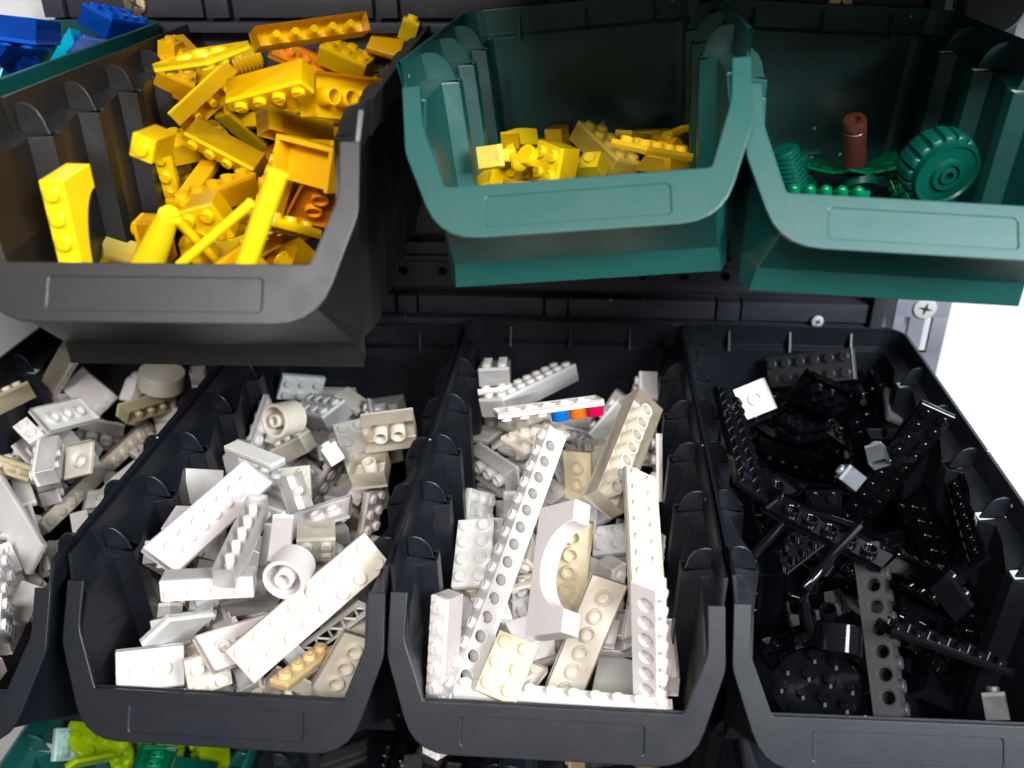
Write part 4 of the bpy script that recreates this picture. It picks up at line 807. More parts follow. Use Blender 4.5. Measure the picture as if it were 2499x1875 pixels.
FILL = [
  ('plate(3,2)', 'yellow', 'plate', 'yellow plate upside down above the plain yellow brick side', 'U1', (-102.74, -101.28, 226.07), (0.255, -0.01, 0.487, 0.836)),
  ('brick(2,1)', 'yellow', 'brick', 'small yellow brick on its side right of the boxy amber panel', 'U1', (-93.19, -148.86, 215.34), (0.488, 0.547, 0.457, 0.505)),
  ('plate(6,2)', 'amber', 'plate', 'large amber plate on its side right of the hollow yellow brick', 'U1', (-95.96, -44.96, 223.0), (0.718, 0.036, 0.04, -0.694)),
  ('tile(4,1)', 'amber', 'tile', 'amber tile upside down below the dark yellow tile', 'U1', (-83.38, 12.53, 215.94), (-0.011, -0.006, 0.668, 0.744)),
  ('brick(2,2)', 'yellow', 'brick', 'small yellow brick on its side below the bright yellow plate', 'U1', (-172.95, -23.01, 228.28), (0.108, 0.99, 0.027, 0.082)),
  ('tile(4,1)', 'yellow', 'tile', 'yellow tile upside down below the dark yellow tile', 'U1', (-83.4, 12.31, 209.94), (-0.011, -0.006, 0.668, 0.744)),
  ('brick(4,1)', 'amber', 'brick', 'amber brick studs up left of the thin yellow bar', 'U1', (-149.65, 12.15, 213.31), (0.26, -0.239, 0.697, -0.624)),
  ('brick(4,2)', 'amber', 'brick', 'large amber brick on its side above the yellow plate edge', 'U1', (-98.8, -141.79, 209.0), (0.613, -0.316, -0.459, 0.561)),
  ('brick(3,2)', 'yellow', 'brick', 'yellow brick on its side left of the yellow brick', 'U1', (-161.57, -93.18, 201.21), (0.954, 0.052, -0.012, 0.294)),
  ('plate(2,2)', 'gold', 'plate', 'small gold-coloured plate on its side below the yellow beam', 'U2', (-10.64, -136.6, 207.0), (0.052, 0.149, 0.987, -0.02)),
  ('brick(2,2)', 'yellow', 'brick', 'small yellow brick on its side below the hollow yellow brick', 'U1', (-123.15, -25.33, 197.25), (-0.286, 0.65, 0.214, 0.671)),
  ('plate(2,2)', 'amber', 'plate', 'small amber plate on its side left of the boxy amber panel', 'U1', (-121.36, -113.64, 201.45), (0.814, -0.038, 0.218, -0.537)),
  ('plate(4,2)', 'amber', 'plate', 'large amber plate on its side right of the thin yellow bar', 'U1', (-99.35, -73.64, 207.97), (0.021, -0.454, 0.889, 0.049)),
  ('brick(1,1)', 'yellow', 'brick', 'tiny yellow brick on its side right of the yellow studded plate', 'U1', (-168.42, -81.21, 192.96), (0.487, 0.473, 0.362, 0.639)),
  ('brick(1,1)', 'gold', 'brick', 'tiny gold-coloured brick studs up above the dark yellow roof-shaped slope', 'U2', (-8.78, -34.56, 196.67), (0.708, 0.682, -0.162, -0.088)),
  ('brick(2,1)', 'amber', 'brick', 'small amber brick on its side left of the bright yellow cone', 'U1', (-133.59, -169.53, 208.69), (0.058, -0.702, -0.018, 0.71)),
  ('slope(2,1)', 'gold', 'slope_brick', 'small gold-coloured slope brick left of the yellow beam', 'U2', (-23.65, -102.59, 196.81), (-0.466, 0.541, 0.505, -0.484)),
  ('plate(6,1)', 'lemon', 'plate', 'long bright yellow plate on its side below the thick bright yellow round tube', 'U1', (-92.99, -118.92, 194.81), (0.107, -0.374, 0.907, -0.164)),
  ('brick(2,1)', 'lemon', 'brick', 'small bright yellow brick on its side below the thin yellow bar', 'U1', (-112.93, -160.51, 189.89), (0.435, 0.59, -0.392, -0.556)),
  ('plate(3,2)', 'amber', 'plate', 'amber plate studs up below the thin yellow bar', 'U1', (-102.82, -184.33, 206.16), (0.292, 0.098, 0.736, -0.603)),
  ('brick(1,1)', 'yellow', 'brick', 'tiny yellow brick on its side below the thin yellow bar', 'U1', (-117.23, -172.17, 199.6), (-0.18, -0.378, -0.137, 0.898)),
  ('tile(4,1)', 'amber', 'tile', 'amber tile above the long amber brick side', 'U1', (-152.34, -87.62, 200.03), (-0.673, -0.082, -0.087, 0.73)),
  ('slope(2,1)', 'yellow', 'slope_brick', 'small yellow slope brick upside down left of the thick bright yellow round tube', 'U1', (-125.08, -116.51, 182.5), (-0.255, -0.278, 0.618, 0.69)),
  ('brick(3,1)', 'yellow', 'brick', 'yellow brick on its side below the yellow plate edge', 'U1', (-124.13, -130.66, 188.25), (-0.048, 0.868, 0.493, 0.023)),
  ('slope(2,1)', 'yellow', 'slope_brick', 'small yellow slope brick right of the narrow amber bar', 'U2', (43.82, -20.54, 199.95), (0.058, -0.139, -0.647, 0.748)),
  ('brick(1,1)', 'amber', 'brick', 'tiny amber brick on its side right of the yellow studded plate', 'U1', (-168.45, -81.54, 183.96), (0.487, 0.473, 0.362, 0.639)),
  ('plate(3,2)', 'dark_green', 'plate', 'dark green plate on its side above the dark leafy piece', 'U3', (84.23, -24.75, 191.13), (0.16, 0.975, 0.155, -0.001)),
  ('plate(6,1)', 'yellow', 'plate', 'long yellow plate on its side below the amber slope', 'U2', (-8.29, -26.37, 173.12), (0.998, -0.027, -0.048, -0.01)),
  ('plate(2,2)', 'amber', 'plate', 'small amber plate on its side above the open yellow brick', 'U1', (-107.41, -110.57, 175.88), (-0.012, 0.148, 0.988, 0.052)),
  ('slope(2,2)', 'white', 'slope_brick', 'small white slope brick upside down left of the large white plate upside down', 'B', (-147.85, -167.01, 72.68), (0.017, 0.013, 1.0, 0.001)),
  ('brick(2,2)', 'black', 'brick', 'small black brick on its side left of the black plate upside down', 'D', (95.78, -134.09, 52.91), (0.711, 0.01, -0.703, 0.009)),
  ('plate(4,2)', 'greywhite', 'plate', 'large grey-white plate studs up right of the small white cube', 'B', (-115.03, -73.7, 64.5), (0.826, 0.143, 0.221, -0.498)),
  ('brick(4,2)', 'black', 'brick', 'large black brick on its side left of the black plate upside down', 'D', (90.62, -169.68, 53.58), (0.904, -0.092, 0.002, 0.418)),
  ('brick(3,1)', 'greywhite', 'brick', 'grey-white brick on its side above the tiny white leg of brick', 'B', (-162.09, -173.48, 51.25), (0.629, -0.284, -0.363, -0.626)),
  ('plate(4,2)', 'pinkish', 'plate', 'large pinkish white plate on its side right of the long hollow brick', 'C', (44.83, -72.42, 64.08), (0.251, 0.669, -0.228, -0.661)),
  ('brick(4,2)', 'greywhite', 'brick', 'large grey-white brick on its side below the small white brick', 'B', (-115.69, -134.11, 64.37), (-0.142, 0.231, 0.696, -0.665)),
  ('plate(4,2)', 'greywhite', 'plate', 'large grey-white plate on its side left of the small white brick', 'B', (-114.76, -121.66, 56.63), (0.286, 0.076, 0.192, 0.936)),
  ('plate(2,2)', 'black', 'plate', 'small black plate upside down left of the black brick', 'D', (86.59, -98.1, 58.89), (-0.021, 0.958, 0.285, -0.001)),
  ('plate(4,2)', 'white', 'plate', 'large white plate on its side left of the ivory open barrel', 'B', (-155.3, -76.81, 56.57), (-0.57, 0.432, 0.575, -0.397)),
  ('plate(2,2)', 'white', 'plate', 'small white plate studs up below the white brick', 'B', (-139.93, -196.54, 57.1), (0.954, -0.004, -0.017, 0.299)),
  ('brick(4,2)', 'pinkish', 'brick', 'large pinkish white brick on its side above the small white cube', 'B', (-123.72, -63.32, 57.86), (0.0, 0.999, 0.045, 0.017)),
  ('slope(2,2)', 'white', 'slope_brick', 'small white slope brick upside down left of the tall thin white hollow brick', 'B', (-141.53, -167.07, 54.26), (-0.549, 0.621, 0.361, 0.427)),
  ('plate(4,2)', 'black', 'plate', 'large black plate on its side left of the thin upright painted reflection', 'D', (157.84, -25.08, 70.63), (0.702, 0.004, 0.711, 0.024)),
  ('brick(2,2)', 'white', 'brick', 'small white brick on its side left of the grey flat bar', 'B', (-159.26, -86.17, 64.41), (-0.479, 0.46, -0.521, 0.536)),
  ('slope(2,1)', 'white', 'slope_brick', 'small white slope brick above the cream studded brick in front of', 'A', (-238.51, -31.85, 49.93), (0.815, -0.01, -0.005, 0.579)),
  ('plate(2,2)', 'greywhite', 'plate', 'small grey-white plate studs up left of the narrow open brick', 'B', (-157.19, -152.78, 49.37), (0.727, 0.676, -0.062, -0.102)),
  ('slope(2,2)', 'black', 'slope_brick', 'small black slope brick below the black double-studded plate', 'D', (78.74, -104.08, 53.65), (-0.331, 0.452, 0.261, 0.786)),
  ('plate(6,2)', 'white', 'plate', 'large white plate on its side right of the long hollow brick', 'C', (30.2, -79.72, 55.37), (0.006, 0.705, 0.709, -0.006)),
  ('brick(3,1)', 'white', 'brick', 'white brick on its side above the ivory brick', 'B', (-95.61, -37.78, 58.86), (-0.009, 0.86, -0.51, 0.014)),
  ('brick(4,1)', 'ivory', 'brick', 'ivory brick on its side right of the long bright white beam', 'C', (-11.88, -155.03, 63.81), (0.077, 0.238, 0.803, -0.541)),
  ('brick(3,2)', 'black', 'brick', 'black brick upside down above the black shiny cylinder', 'D', (86.48, -177.76, 56.84), (-0.069, 0.987, 0.073, 0.123)),
  ('brick(4,2)', 'pinkish', 'brick', 'large pinkish white brick on its side right of the long bright white beam', 'C', (-19.77, -152.95, 54.9), (0.609, 0.267, 0.635, 0.394)),
  ('plate(3,2)', 'greywhite', 'plate', 'grey-white plate on its side above the very long ivory brick', 'A', (-236.35, -81.05, 49.73), (-0.326, -0.007, 0.008, 0.945)),
  ('brick(4,1)', 'white', 'brick', 'white brick on its side below the white plate', 'A', (-269.5, -50.35, 50.18), (0.511, 0.776, -0.311, -0.201)),
  ('brick(1,1)', 'pinkish', 'brick', 'tiny pinkish white brick on its side right of the ivory round drum', 'A', (-198.83, -21.03, 64.79), (0.009, -0.121, 0.993, -0.007)),
  ('brick(3,2)', 'black', 'brick', 'black brick on its side left of the black plate upside down', 'D', (86.85, -182.12, 49.16), (-0.695, 0.017, 0.718, -0.037)),
  ('brick(1,1)', 'white', 'brick', 'tiny white brick on its side above the open white lattice girder', 'B', (-96.95, -187.97, 48.85), (0.186, 0.629, 0.578, 0.486)),
  ('brick(3,1)', 'white', 'brick', 'white brick on its side above the white-rimmed open brick', 'A', (-269.55, -107.19, 49.12), (0.678, -0.162, 0.142, 0.703)),
  ('plate(4,2)', 'greywhite', 'plate', 'large grey-white plate upside down below the grey-white studded brick', 'B', (-137.66, -55.9, 49.83), (-0.187, 0.846, 0.495, 0.066)),
  ('brick(3,2)', 'black', 'brick', 'black brick upside down below the black plate upside down', 'D', (110.72, -138.81, 53.16), (-0.018, 0.688, 0.726, 0.01)),
  ('plate(3,2)', 'black', 'plate', 'black plate on its side below the small white square plate', 'D', (105.73, -3.71, 51.16), (-0.015, 0.9, -0.435, -0.015)),
  ('brick(3,1)', 'black', 'brick', 'black brick studs up below the black double-studded plate', 'D', (72.07, -90.22, 43.38), (0.675, 0.705, 0.156, 0.153)),
  ('plate(2,2)', 'greywhite', 'plate', 'small grey-white plate on its side right of the ivory shaded tile', 'B', (-101.32, -40.72, 61.97), (-0.126, -0.558, -0.08, 0.817)),
  ('brick(3,2)', 'black', 'brick', 'black brick upside down above the small cube with a painted reflection', 'D', (147.41, -60.57, 36.35), (0.52, -0.486, -0.493, -0.5)),
  ('plate(4,2)', 'ivory', 'plate', 'large ivory plate studs up above the small white brick', 'B', (-137.72, -95.18, 52.57), (0.747, 0.193, 0.213, -0.599)),
  ('brick(4,2)', 'white', 'brick', 'large white brick on its side right of the bright white smooth brick side', 'C', (45.93, -27.39, 75.69), (0.205, -0.654, -0.221, 0.694)),
  ('plate(4,2)', 'black', 'plate', 'large black plate studs up right of the small white square plate', 'D', (89.24, -37.89, 45.22), (0.969, 0.051, -0.152, 0.187)),
  ('plate(4,2)', 'black', 'plate', 'large black plate on its side above the dark grey beam', 'D', (133.84, -167.97, 54.01), (0.166, 0.282, 0.944, -0.05)),
  ('slope(2,2)', 'black', 'slope_brick', 'small black slope brick left of the cube painted as a reflection', 'D', (129.1, -99.31, 39.31), (0.607, 0.309, -0.455, 0.573)),
  ('plate(3,2)', 'ivory', 'plate', 'ivory plate on its side left of the ivory plate', 'C', (-23.39, -55.43, 50.13), (0.895, -0.008, 0.004, 0.446)),
  ('brick(2,2)', 'pinkish', 'brick', 'small pinkish white brick on its side above the white studded plate', 'A', (-239.59, -173.43, 46.7), (-0.074, 0.696, 0.084, 0.709)),
  ('slope(3,2)', 'white', 'slope_brick', 'white slope brick below the ivory plate', 'C', (-15.03, -35.01, 49.76), (0.007, 0.779, -0.627, 0.006)),
  ('plate(6,1)', 'white', 'plate', 'long white plate on its side right of the ivory brick', 'B', (-118.18, -134.16, 44.69), (0.915, -0.112, -0.033, -0.387)),
  ('brick(4,2)', 'black', 'brick', 'partly hidden large black brick on its side left of the black plate upside down', 'D', (73.06, -116.36, 65.95), (0.513, -0.5, 0.506, -0.48)),
  ('slope(2,2)', 'black', 'slope_brick', 'small black slope brick below the black brick', 'D', (140.91, -156.14, 49.66), (-0.551, -0.005, -0.02, 0.834)),
  ('tile(4,1)', 'white', 'tile', 'white tile right of the big bright white slab sticking out', 'A', (-274.41, -95.56, 42.15), (0.892, -0.001, -0.011, -0.451)),
  ('slope(3,2)', 'white', 'slope_brick', 'white slope brick left of the small white studded plate', 'C', (6.8, -130.66, 32.29), (-0.675, 0.209, 0.679, 0.197)),
  ('plate(3,2)', 'black', 'plate', 'black plate on its side above the small cube with a painted reflection', 'D', (145.81, -22.32, 46.76), (0.714, -0.059, 0.133, -0.685)),
  ('plate(4,2)', 'black', 'plate', 'large black plate on its side below the black plate upside down', 'D', (133.91, -167.93, 60.01), (0.166, 0.282, 0.944, -0.05)),
  ('brick(2,1)', 'pinkish', 'brick', 'small pinkish white brick on its side below the white brick', 'A', (-257.43, -102.55, 39.56), (0.338, 0.322, 0.626, 0.625)),
  ('tile(4,1)', 'ivory', 'tile', 'ivory tile upside down below the flat white tile', 'B', (-163.41, -219.14, 44.25), (0.005, 0.939, 0.343, 0.016)),
  ('plate(6,1)', 'ivory', 'plate', 'long ivory plate on its side below the long bright white beam', 'C', (7.42, -155.07, 50.28), (0.012, -0.234, 0.957, -0.174)),
  ('plate(3,2)', 'dark_grey', 'plate', 'dark grey plate on its side right of the black double-studded plate', 'D', (105.66, -3.74, 45.16), (-0.015, 0.9, -0.435, -0.015)),
  ('brick(2,1)', 'black', 'brick', 'small black brick upside down below the black brick', 'D', (96.85, -85.99, 51.02), (0.654, -0.633, 0.303, -0.282)),
  ('brick(3,2)', 'pinkish', 'brick', 'pinkish white brick on its side below the white brick', 'B', (-153.24, -160.63, 52.15), (-0.459, 0.633, -0.503, 0.369)),
  ('brick(4,1)', 'white', 'brick', 'white brick on its side below the small transparent orange round piece', 'C', (-15.19, -12.02, 46.88), (0.199, 0.967, -0.145, -0.067)),
  ('tile(4,1)', 'white', 'tile', 'white tile left of the tan yellow narrow plate', 'B', (-117.72, -195.12, 42.66), (0.927, 0.007, -0.016, -0.374)),
  ('brick(2,2)', 'white', 'brick', 'small white brick studs up right of the grey flat bar', 'B', (-137.46, -70.77, 44.21), (0.843, 0.051, -0.258, 0.47)),
  ('brick(4,1)', 'pinkish', 'brick', 'pinkish white brick upside down right of the pale beam', 'C', (38.2, -211.97, 48.95), (0.006, 0.707, 0.707, -0.006)),
  ('brick(3,2)', 'black', 'brick', 'black brick studs up below the black plate upside down', 'D', (104.28, -164.1, 36.02), (0.823, 0.02, -0.006, 0.568)),
  ('brick(3,1)', 'white', 'brick', 'white brick on its side below the small white studded plate', 'C', (20.1, -151.78, 32.67), (0.249, 0.662, -0.237, 0.666)),
  ('plate(2,2)', 'white', 'plate', 'small white plate studs up below the big bright white slab sticking out', 'A', (-243.61, -150.22, 46.76), (-0.356, 0.078, -0.21, 0.907)),
  ('plate(4,2)', 'white', 'plate', 'large white plate studs up above the small white studded plate', 'C', (13.48, -108.98, 34.27), (0.965, 0.015, -0.187, 0.185)),
  ('plate(2,2)', 'black', 'plate', 'small black plate upside down right of the dark grey beam', 'D', (134.03, -187.74, 49.95), (0.185, -0.166, 0.969, 0.011)),
  ('slope(2,1)', 'ivory', 'slope_brick', 'small ivory slope brick right of the open white lattice girder', 'B', (-84.03, -205.04, 41.87), (0.459, 0.487, 0.562, 0.487)),
  ('plate(3,2)', 'black', 'plate', 'black plate on its side below the black studded brick', 'D', (128.17, -19.14, 45.44), (-0.282, 0.091, 0.044, 0.954)),
  ('brick(2,1)', 'ivory', 'brick', 'small ivory brick upside down below the tan yellow narrow plate', 'B', (-100.91, -225.56, 49.87), (-0.616, 0.689, -0.17, -0.341)),
  ('plate(4,2)', 'white', 'plate', 'large white plate upside down left of the ivory shaded tile', 'B', (-150.21, -11.86, 49.75), (-0.698, 0.716, -0.001, 0.025)),
  ('tile(4,1)', 'black', 'tile', 'black tile upside down above the cube painted as a reflection', 'D', (153.37, -29.46, 43.9), (0.007, -0.621, 0.783, 0.02)),
  ('slope(3,2)', 'white', 'slope_brick', 'white slope brick upside down right of the grey-white plate', 'C', (-41.19, -142.12, 34.49), (-0.495, 0.504, 0.504, 0.495)),
  ('plate(6,1)', 'white', 'plate', 'long white plate on its side below the small transparent orange round piece', 'C', (-35.9, -20.61, 51.52), (0.946, -0.177, 0.189, -0.196)),
  ('plate(6,2)', 'white', 'plate', 'large white plate on its side above the pale beam', 'C', (25.4, -181.07, 36.38), (0.225, 0.721, 0.559, 0.342)),
  ('tile(4,1)', 'pinkish', 'tile', 'pinkish white tile above the white brick', 'B', (-159.21, -153.68, 45.09), (-0.501, 0.517, 0.5, -0.482)),
  ('tile(4,1)', 'white', 'tile', 'partly hidden white tile right of the big bright white slab sticking out', 'A', (-250.02, -125.04, 48.55), (-0.629, 0.63, -0.314, 0.33)),
  ('plate(2,2)', 'white', 'plate', 'small white plate upside down above the open white lattice girder', 'B', (-98.33, -171.42, 44.17), (-0.001, 1.0, -0.001, 0.017)),
  ('brick(2,1)', 'pinkish', 'brick', 'small pinkish white brick on its side below the small pale studded plate', 'B', (-123.86, -208.69, 48.23), (-0.0, 0.719, 0.001, -0.695)),
  ('brick(4,1)', 'pinkish', 'brick', 'pinkish white brick upside down above the white plate', 'A', (-278.78, -64.36, 42.65), (-0.154, 0.703, 0.672, 0.175)),
  ('brick(2,1)', 'black', 'brick', 'small black brick on its side below the long black plate', 'D', (152.29, -69.34, 39.13), (-0.02, 0.712, -0.008, 0.702)),
  ('brick(4,1)', 'black', 'brick', 'black brick upside down left of the black brick', 'D', (98.12, -85.6, 41.13), (0.372, 0.359, 0.683, 0.515)),
  ('slope(3,2)', 'pinkish', 'slope_brick', 'pinkish white slope brick above the ivory brick', 'B', (-93.01, -24.73, 49.84), (0.102, 0.025, 0.99, -0.094)),
  ('brick(1,1)', 'dark_grey', 'brick', 'tiny dark grey brick on its side left of the black studded plate', 'D', (141.63, -181.6, 36.82), (0.761, -0.24, -0.593, -0.107)),
  ('tile(4,1)', 'black', 'tile', 'black tile upside down above the black brick', 'D', (119.22, -119.0, 40.45), (0.0, 0.97, -0.082, 0.23)),
  ('brick(4,1)', 'white', 'brick', 'white brick studs up left of the small cream plate upside down', 'C', (7.41, -86.4, 37.21), (0.528, 0.127, -0.215, 0.812)),
  ('plate(4,2)', 'pinkish', 'plate', 'large pinkish white plate upside down left of the small white cube', 'B', (-137.36, -56.13, 40.84), (-0.187, 0.846, 0.495, 0.066)),
  ('slope(2,2)', 'ivory', 'slope_brick', 'small ivory slope brick upside down below the ivory brick', 'B', (-85.03, -55.71, 49.8), (-0.395, 0.601, -0.381, -0.581)),
  ('slope(2,1)', 'white', 'slope_brick', 'small white slope brick below the cream studded brick in front of', 'A', (-238.23, -32.16, 34.94), (0.815, -0.01, -0.005, 0.579)),
  ('plate(4,2)', 'greywhite', 'plate', 'large grey-white plate on its side above the white-rimmed open brick', 'A', (-268.19, -92.18, 61.88), (-0.183, 0.612, 0.627, -0.445)),
  ('tile(4,1)', 'white', 'tile', 'white tile below the very long ivory brick', 'A', (-232.19, -120.26, 38.25), (0.869, -0.0, -0.011, -0.495)),
  ('plate(6,1)', 'white', 'plate', 'long white plate on its side below the small transparent blue round piece', 'C', (-35.9, -20.61, 45.52), (0.946, -0.177, 0.189, -0.196)),
  ('slope(2,1)', 'white', 'slope_brick', 'small white slope brick below the long bright white beam', 'C', (-12.04, -142.22, 42.29), (-0.206, 0.209, -0.67, 0.682)),
  ('tile(4,1)', 'dark_grey', 'tile', 'dark grey tile upside down left of the black double-studded plate', 'D', (81.89, -42.71, 35.79), (0.044, 0.697, 0.699, 0.155)),
  ('brick(3,2)', 'pinkish', 'brick', 'pinkish white brick on its side below the pinkish plate upside down', 'B', (-135.25, -197.28, 49.86), (0.638, -0.626, 0.306, -0.327)),
  ('brick(2,1)', 'white', 'brick', 'small white brick studs up below the small cream plate upside down', 'C', (5.28, -97.95, 47.5), (-0.188, 0.191, -0.675, 0.687)),
  ('brick(2,1)', 'pinkish', 'brick', 'small pinkish white brick studs up above the ivory stepped brick', 'B', (-104.54, -91.9, 33.27), (0.637, 0.584, -0.025, 0.503)),
  ('brick(4,1)', 'ivory', 'brick', 'ivory brick on its side below the bright white smooth brick side', 'C', (11.11, -65.24, 25.11), (-0.11, 0.698, 0.123, 0.696)),
  ('plate(4,2)', 'dark_grey', 'plate', 'large dark grey plate upside down left of the dark grey beam', 'D', (149.83, -147.84, 40.86), (0.0, -0.34, 0.94, 0.021)),
  ('brick(3,1)', 'greywhite', 'brick', 'grey-white brick upside down left of the pinkish plate', 'B', (-121.97, -87.65, 38.67), (-0.323, -0.345, 0.628, 0.618)),
  ('brick(4,2)', 'white', 'brick', 'large white brick upside down above the bright creamy white studded plate', 'C', (-24.23, -176.94, 41.51), (-0.041, 0.842, -0.516, 0.155)),
  ('brick(2,1)', 'pinkish', 'brick', 'small pinkish white brick studs up below the grey-white studded plate', 'C', (-46.0, -147.51, 33.39), (0.713, 0.701, 0.0, 0.0)),
  ('brick(2,2)', 'white', 'brick', 'small white brick on its side right of the open white lattice girder', 'B', (-78.16, -149.89, 45.9), (-0.065, 0.716, -0.062, -0.692)),
  ('plate(6,2)', 'black', 'plate', 'large black plate on its side below the hollow black brick', 'D', (138.27, -2.86, 44.75), (-0.014, 0.87, -0.493, -0.016)),
  ('brick(4,1)', 'black', 'brick', 'black brick on its side below the long black plate', 'D', (155.95, -81.91, 32.58), (0.716, 0.009, 0.019, -0.697)),
  ('brick(1,1)', 'black', 'brick', 'tiny black brick on its side below the black brick', 'D', (141.71, -181.57, 42.82), (0.761, -0.24, -0.593, -0.107)),
  ('plate(3,2)', 'black', 'plate', 'black plate on its side above the black studded plate', 'D', (147.31, -154.22, 25.84), (-0.077, 0.708, 0.048, 0.701)),
  ('plate(3,2)', 'white', 'plate', 'white plate studs up below the long bright white beam', 'C', (-40.31, -181.66, 33.2), (0.945, 0.247, 0.058, 0.206)),
  ('slope(2,2)', 'pinkish', 'slope_brick', 'small pinkish white slope brick right of the very long ivory brick', 'A', (-209.01, -93.73, 55.37), (0.226, -0.563, 0.736, -0.301)),
  ('tile(4,1)', 'white', 'tile', 'white tile below the big bright white slab sticking out', 'A', (-249.85, -125.23, 39.56), (-0.629, 0.63, -0.314, 0.33)),
  ('tile(4,1)', 'black', 'tile', 'black tile left of the round black studded plate', 'D', (106.03, -175.54, 35.55), (-0.238, -0.127, 0.663, 0.698)),
  ('plate(3,2)', 'greywhite', 'plate', 'grey-white plate on its side below the big bright white slab sticking out', 'A', (-251.99, -157.66, 55.07), (0.613, -0.457, 0.034, 0.643)),
  ('plate(2,2)', 'pinkish', 'plate', 'small pinkish white plate studs up above the white studded plate', 'A', (-243.44, -150.41, 37.76), (-0.356, 0.078, -0.21, 0.907)),
  ('plate(2,2)', 'white', 'plate', 'small white plate studs up left of the small cream plate upside down', 'C', (-8.27, -109.2, 43.01), (0.914, 0.094, -0.162, 0.36)),
  ('brick(2,2)', 'black', 'brick', 'partly hidden small black brick on its side left of the black plate upside down', 'D', (95.6, -134.17, 37.91), (0.711, 0.01, -0.703, 0.009)),
  ('brick(4,2)', 'greywhite', 'brick', 'large grey-white brick studs up left of the small pale studded plate', 'B', (-163.13, -189.3, 44.23), (0.739, 0.27, 0.371, -0.494)),
  ('plate(3,2)', 'white', 'plate', 'white plate on its side above the grey-white brick', 'C', (-23.39, -55.43, 35.13), (0.895, -0.008, 0.004, 0.446)),
  ('brick(1,1)', 'pinkish', 'brick', 'tiny pinkish white brick upside down right of the grey-white plate', 'C', (-27.96, -106.81, 48.86), (0.006, 0.684, 0.729, -0.007)),
  ('plate(3,2)', 'white', 'plate', 'white plate upside down above the bright white smooth brick side', 'C', (36.66, -20.67, 30.42), (-0.005, 0.32, 0.737, 0.596)),
  ('slope(2,1)', 'black', 'slope_brick', 'small black slope brick right of the hollow black brick', 'D', (150.49, -2.36, 37.8), (0.716, 0.009, 0.019, -0.697)),
  ('slope(3,2)', 'white', 'slope_brick', 'white slope brick below the ivory smooth brick side', 'B', (-140.63, -50.53, 42.29), (-0.013, 0.711, -0.703, 0.012)),
  ('plate(2,2)', 'greywhite', 'plate', 'small grey-white plate on its side below the very long ivory brick', 'A', (-221.63, -90.57, 36.92), (-0.001, 0.805, -0.593, 0.011)),
  ('plate(2,2)', 'ivory', 'plate', 'small ivory plate upside down below the small transparent orange round piece', 'C', (23.43, -61.44, 33.04), (0.144, 0.142, 0.699, 0.686)),
  ('slope(2,1)', 'white', 'slope_brick', 'partly hidden small white slope brick below the cream studded brick in front of', 'A', (-222.97, -49.43, 41.43), (-0.635, 0.636, -0.303, 0.319)),
  ('slope(2,2)', 'black', 'slope_brick', 'small black slope brick upside down right of the round black studded plate', 'D', (124.58, -205.31, 43.86), (-0.2, 0.694, -0.671, 0.169)),
  ('plate(6,1)', 'black', 'plate', 'long black plate upside down left of the round black studded plate', 'D', (79.58, -186.04, 38.29), (-0.021, 0.972, 0.233, -0.002)),
  ('brick(2,2)', 'ivory', 'brick', 'small ivory brick on its side above the grey-white smooth tile', 'C', (-46.0, -4.0, 43.81), (-0.495, 0.504, -0.495, 0.504)),
  ('tile(4,1)', 'pinkish', 'tile', 'pinkish white tile right of the cream studded brick in front of', 'A', (-233.34, -18.78, 31.08), (0.708, 0.699, 0.062, 0.075)),
  ('brick(3,1)', 'white', 'brick', 'white brick on its side below the ivory stepped brick', 'B', (-107.27, -112.91, 41.14), (0.614, 0.626, -0.35, -0.329)),
  ('plate(2,2)', 'black', 'plate', 'small black plate studs up above the black brick', 'D', (150.36, -118.55, 37.21), (-0.226, 0.002, -0.021, 0.974)),
  ('brick(2,1)', 'black', 'brick', 'small black brick upside down left of the black shiny cylinder', 'D', (100.66, -172.88, 46.93), (-0.01, 0.172, 0.985, 0.018)),
  ('brick(2,1)', 'ivory', 'brick', 'small ivory brick studs up right of the tiny white leg of brick', 'B', (-162.49, -158.9, 41.96), (-0.665, -0.231, -0.201, 0.681)),
  ('tile(4,1)', 'black', 'tile', 'black tile upside down right of the round black studded plate', 'D', (112.46, -206.76, 40.84), (0.063, 0.496, 0.857, 0.127)),
  ('plate(3,2)', 'black', 'plate', 'black plate on its side above the black brick', 'D', (128.1, -19.17, 39.44), (-0.282, 0.091, 0.044, 0.954)),
  ('slope(2,2)', 'pinkish', 'slope_brick', 'small pinkish white slope brick upside down above the bright creamy white studded plate', 'C', (-7.62, -168.87, 38.18), (0.008, 0.847, -0.531, 0.005)),
  ('plate(6,2)', 'ivory', 'plate', 'large ivory plate on its side below the ivory stepped brick', 'B', (-115.6, -152.48, 39.93), (0.081, 0.803, 0.585, -0.083)),
  ('brick(2,1)', 'black', 'brick', 'partly hidden small black brick on its side below the long black plate', 'D', (152.1, -69.42, 24.13), (-0.02, 0.712, -0.008, 0.702)),
  ('brick(3,1)', 'white', 'brick', 'partly hidden white brick on its side below the small white studded plate', 'C', (29.96, -132.31, 35.83), (0.597, -0.486, -0.515, 0.376)),
  ('plate(6,2)', 'white', 'plate', 'large white plate on its side left of the pale beam', 'C', (25.4, -181.07, 30.38), (0.225, 0.721, 0.559, 0.342)),
  ('brick(1,1)', 'white', 'brick', 'tiny white brick on its side below the cream studded brick in front of', 'A', (-217.38, -58.25, 38.04), (0.008, -0.249, 0.968, -0.008)),
  ('slope(2,2)', 'white', 'slope_brick', 'small white slope brick right of the white studded plate', 'A', (-239.0, -162.4, 32.55), (-0.188, 0.879, -0.146, 0.413)),
  ('slope(2,2)', 'white', 'slope_brick', 'small white slope brick right of the grey-white smooth tile', 'C', (-24.77, -35.76, 35.37), (0.606, -0.158, -0.016, 0.78)),
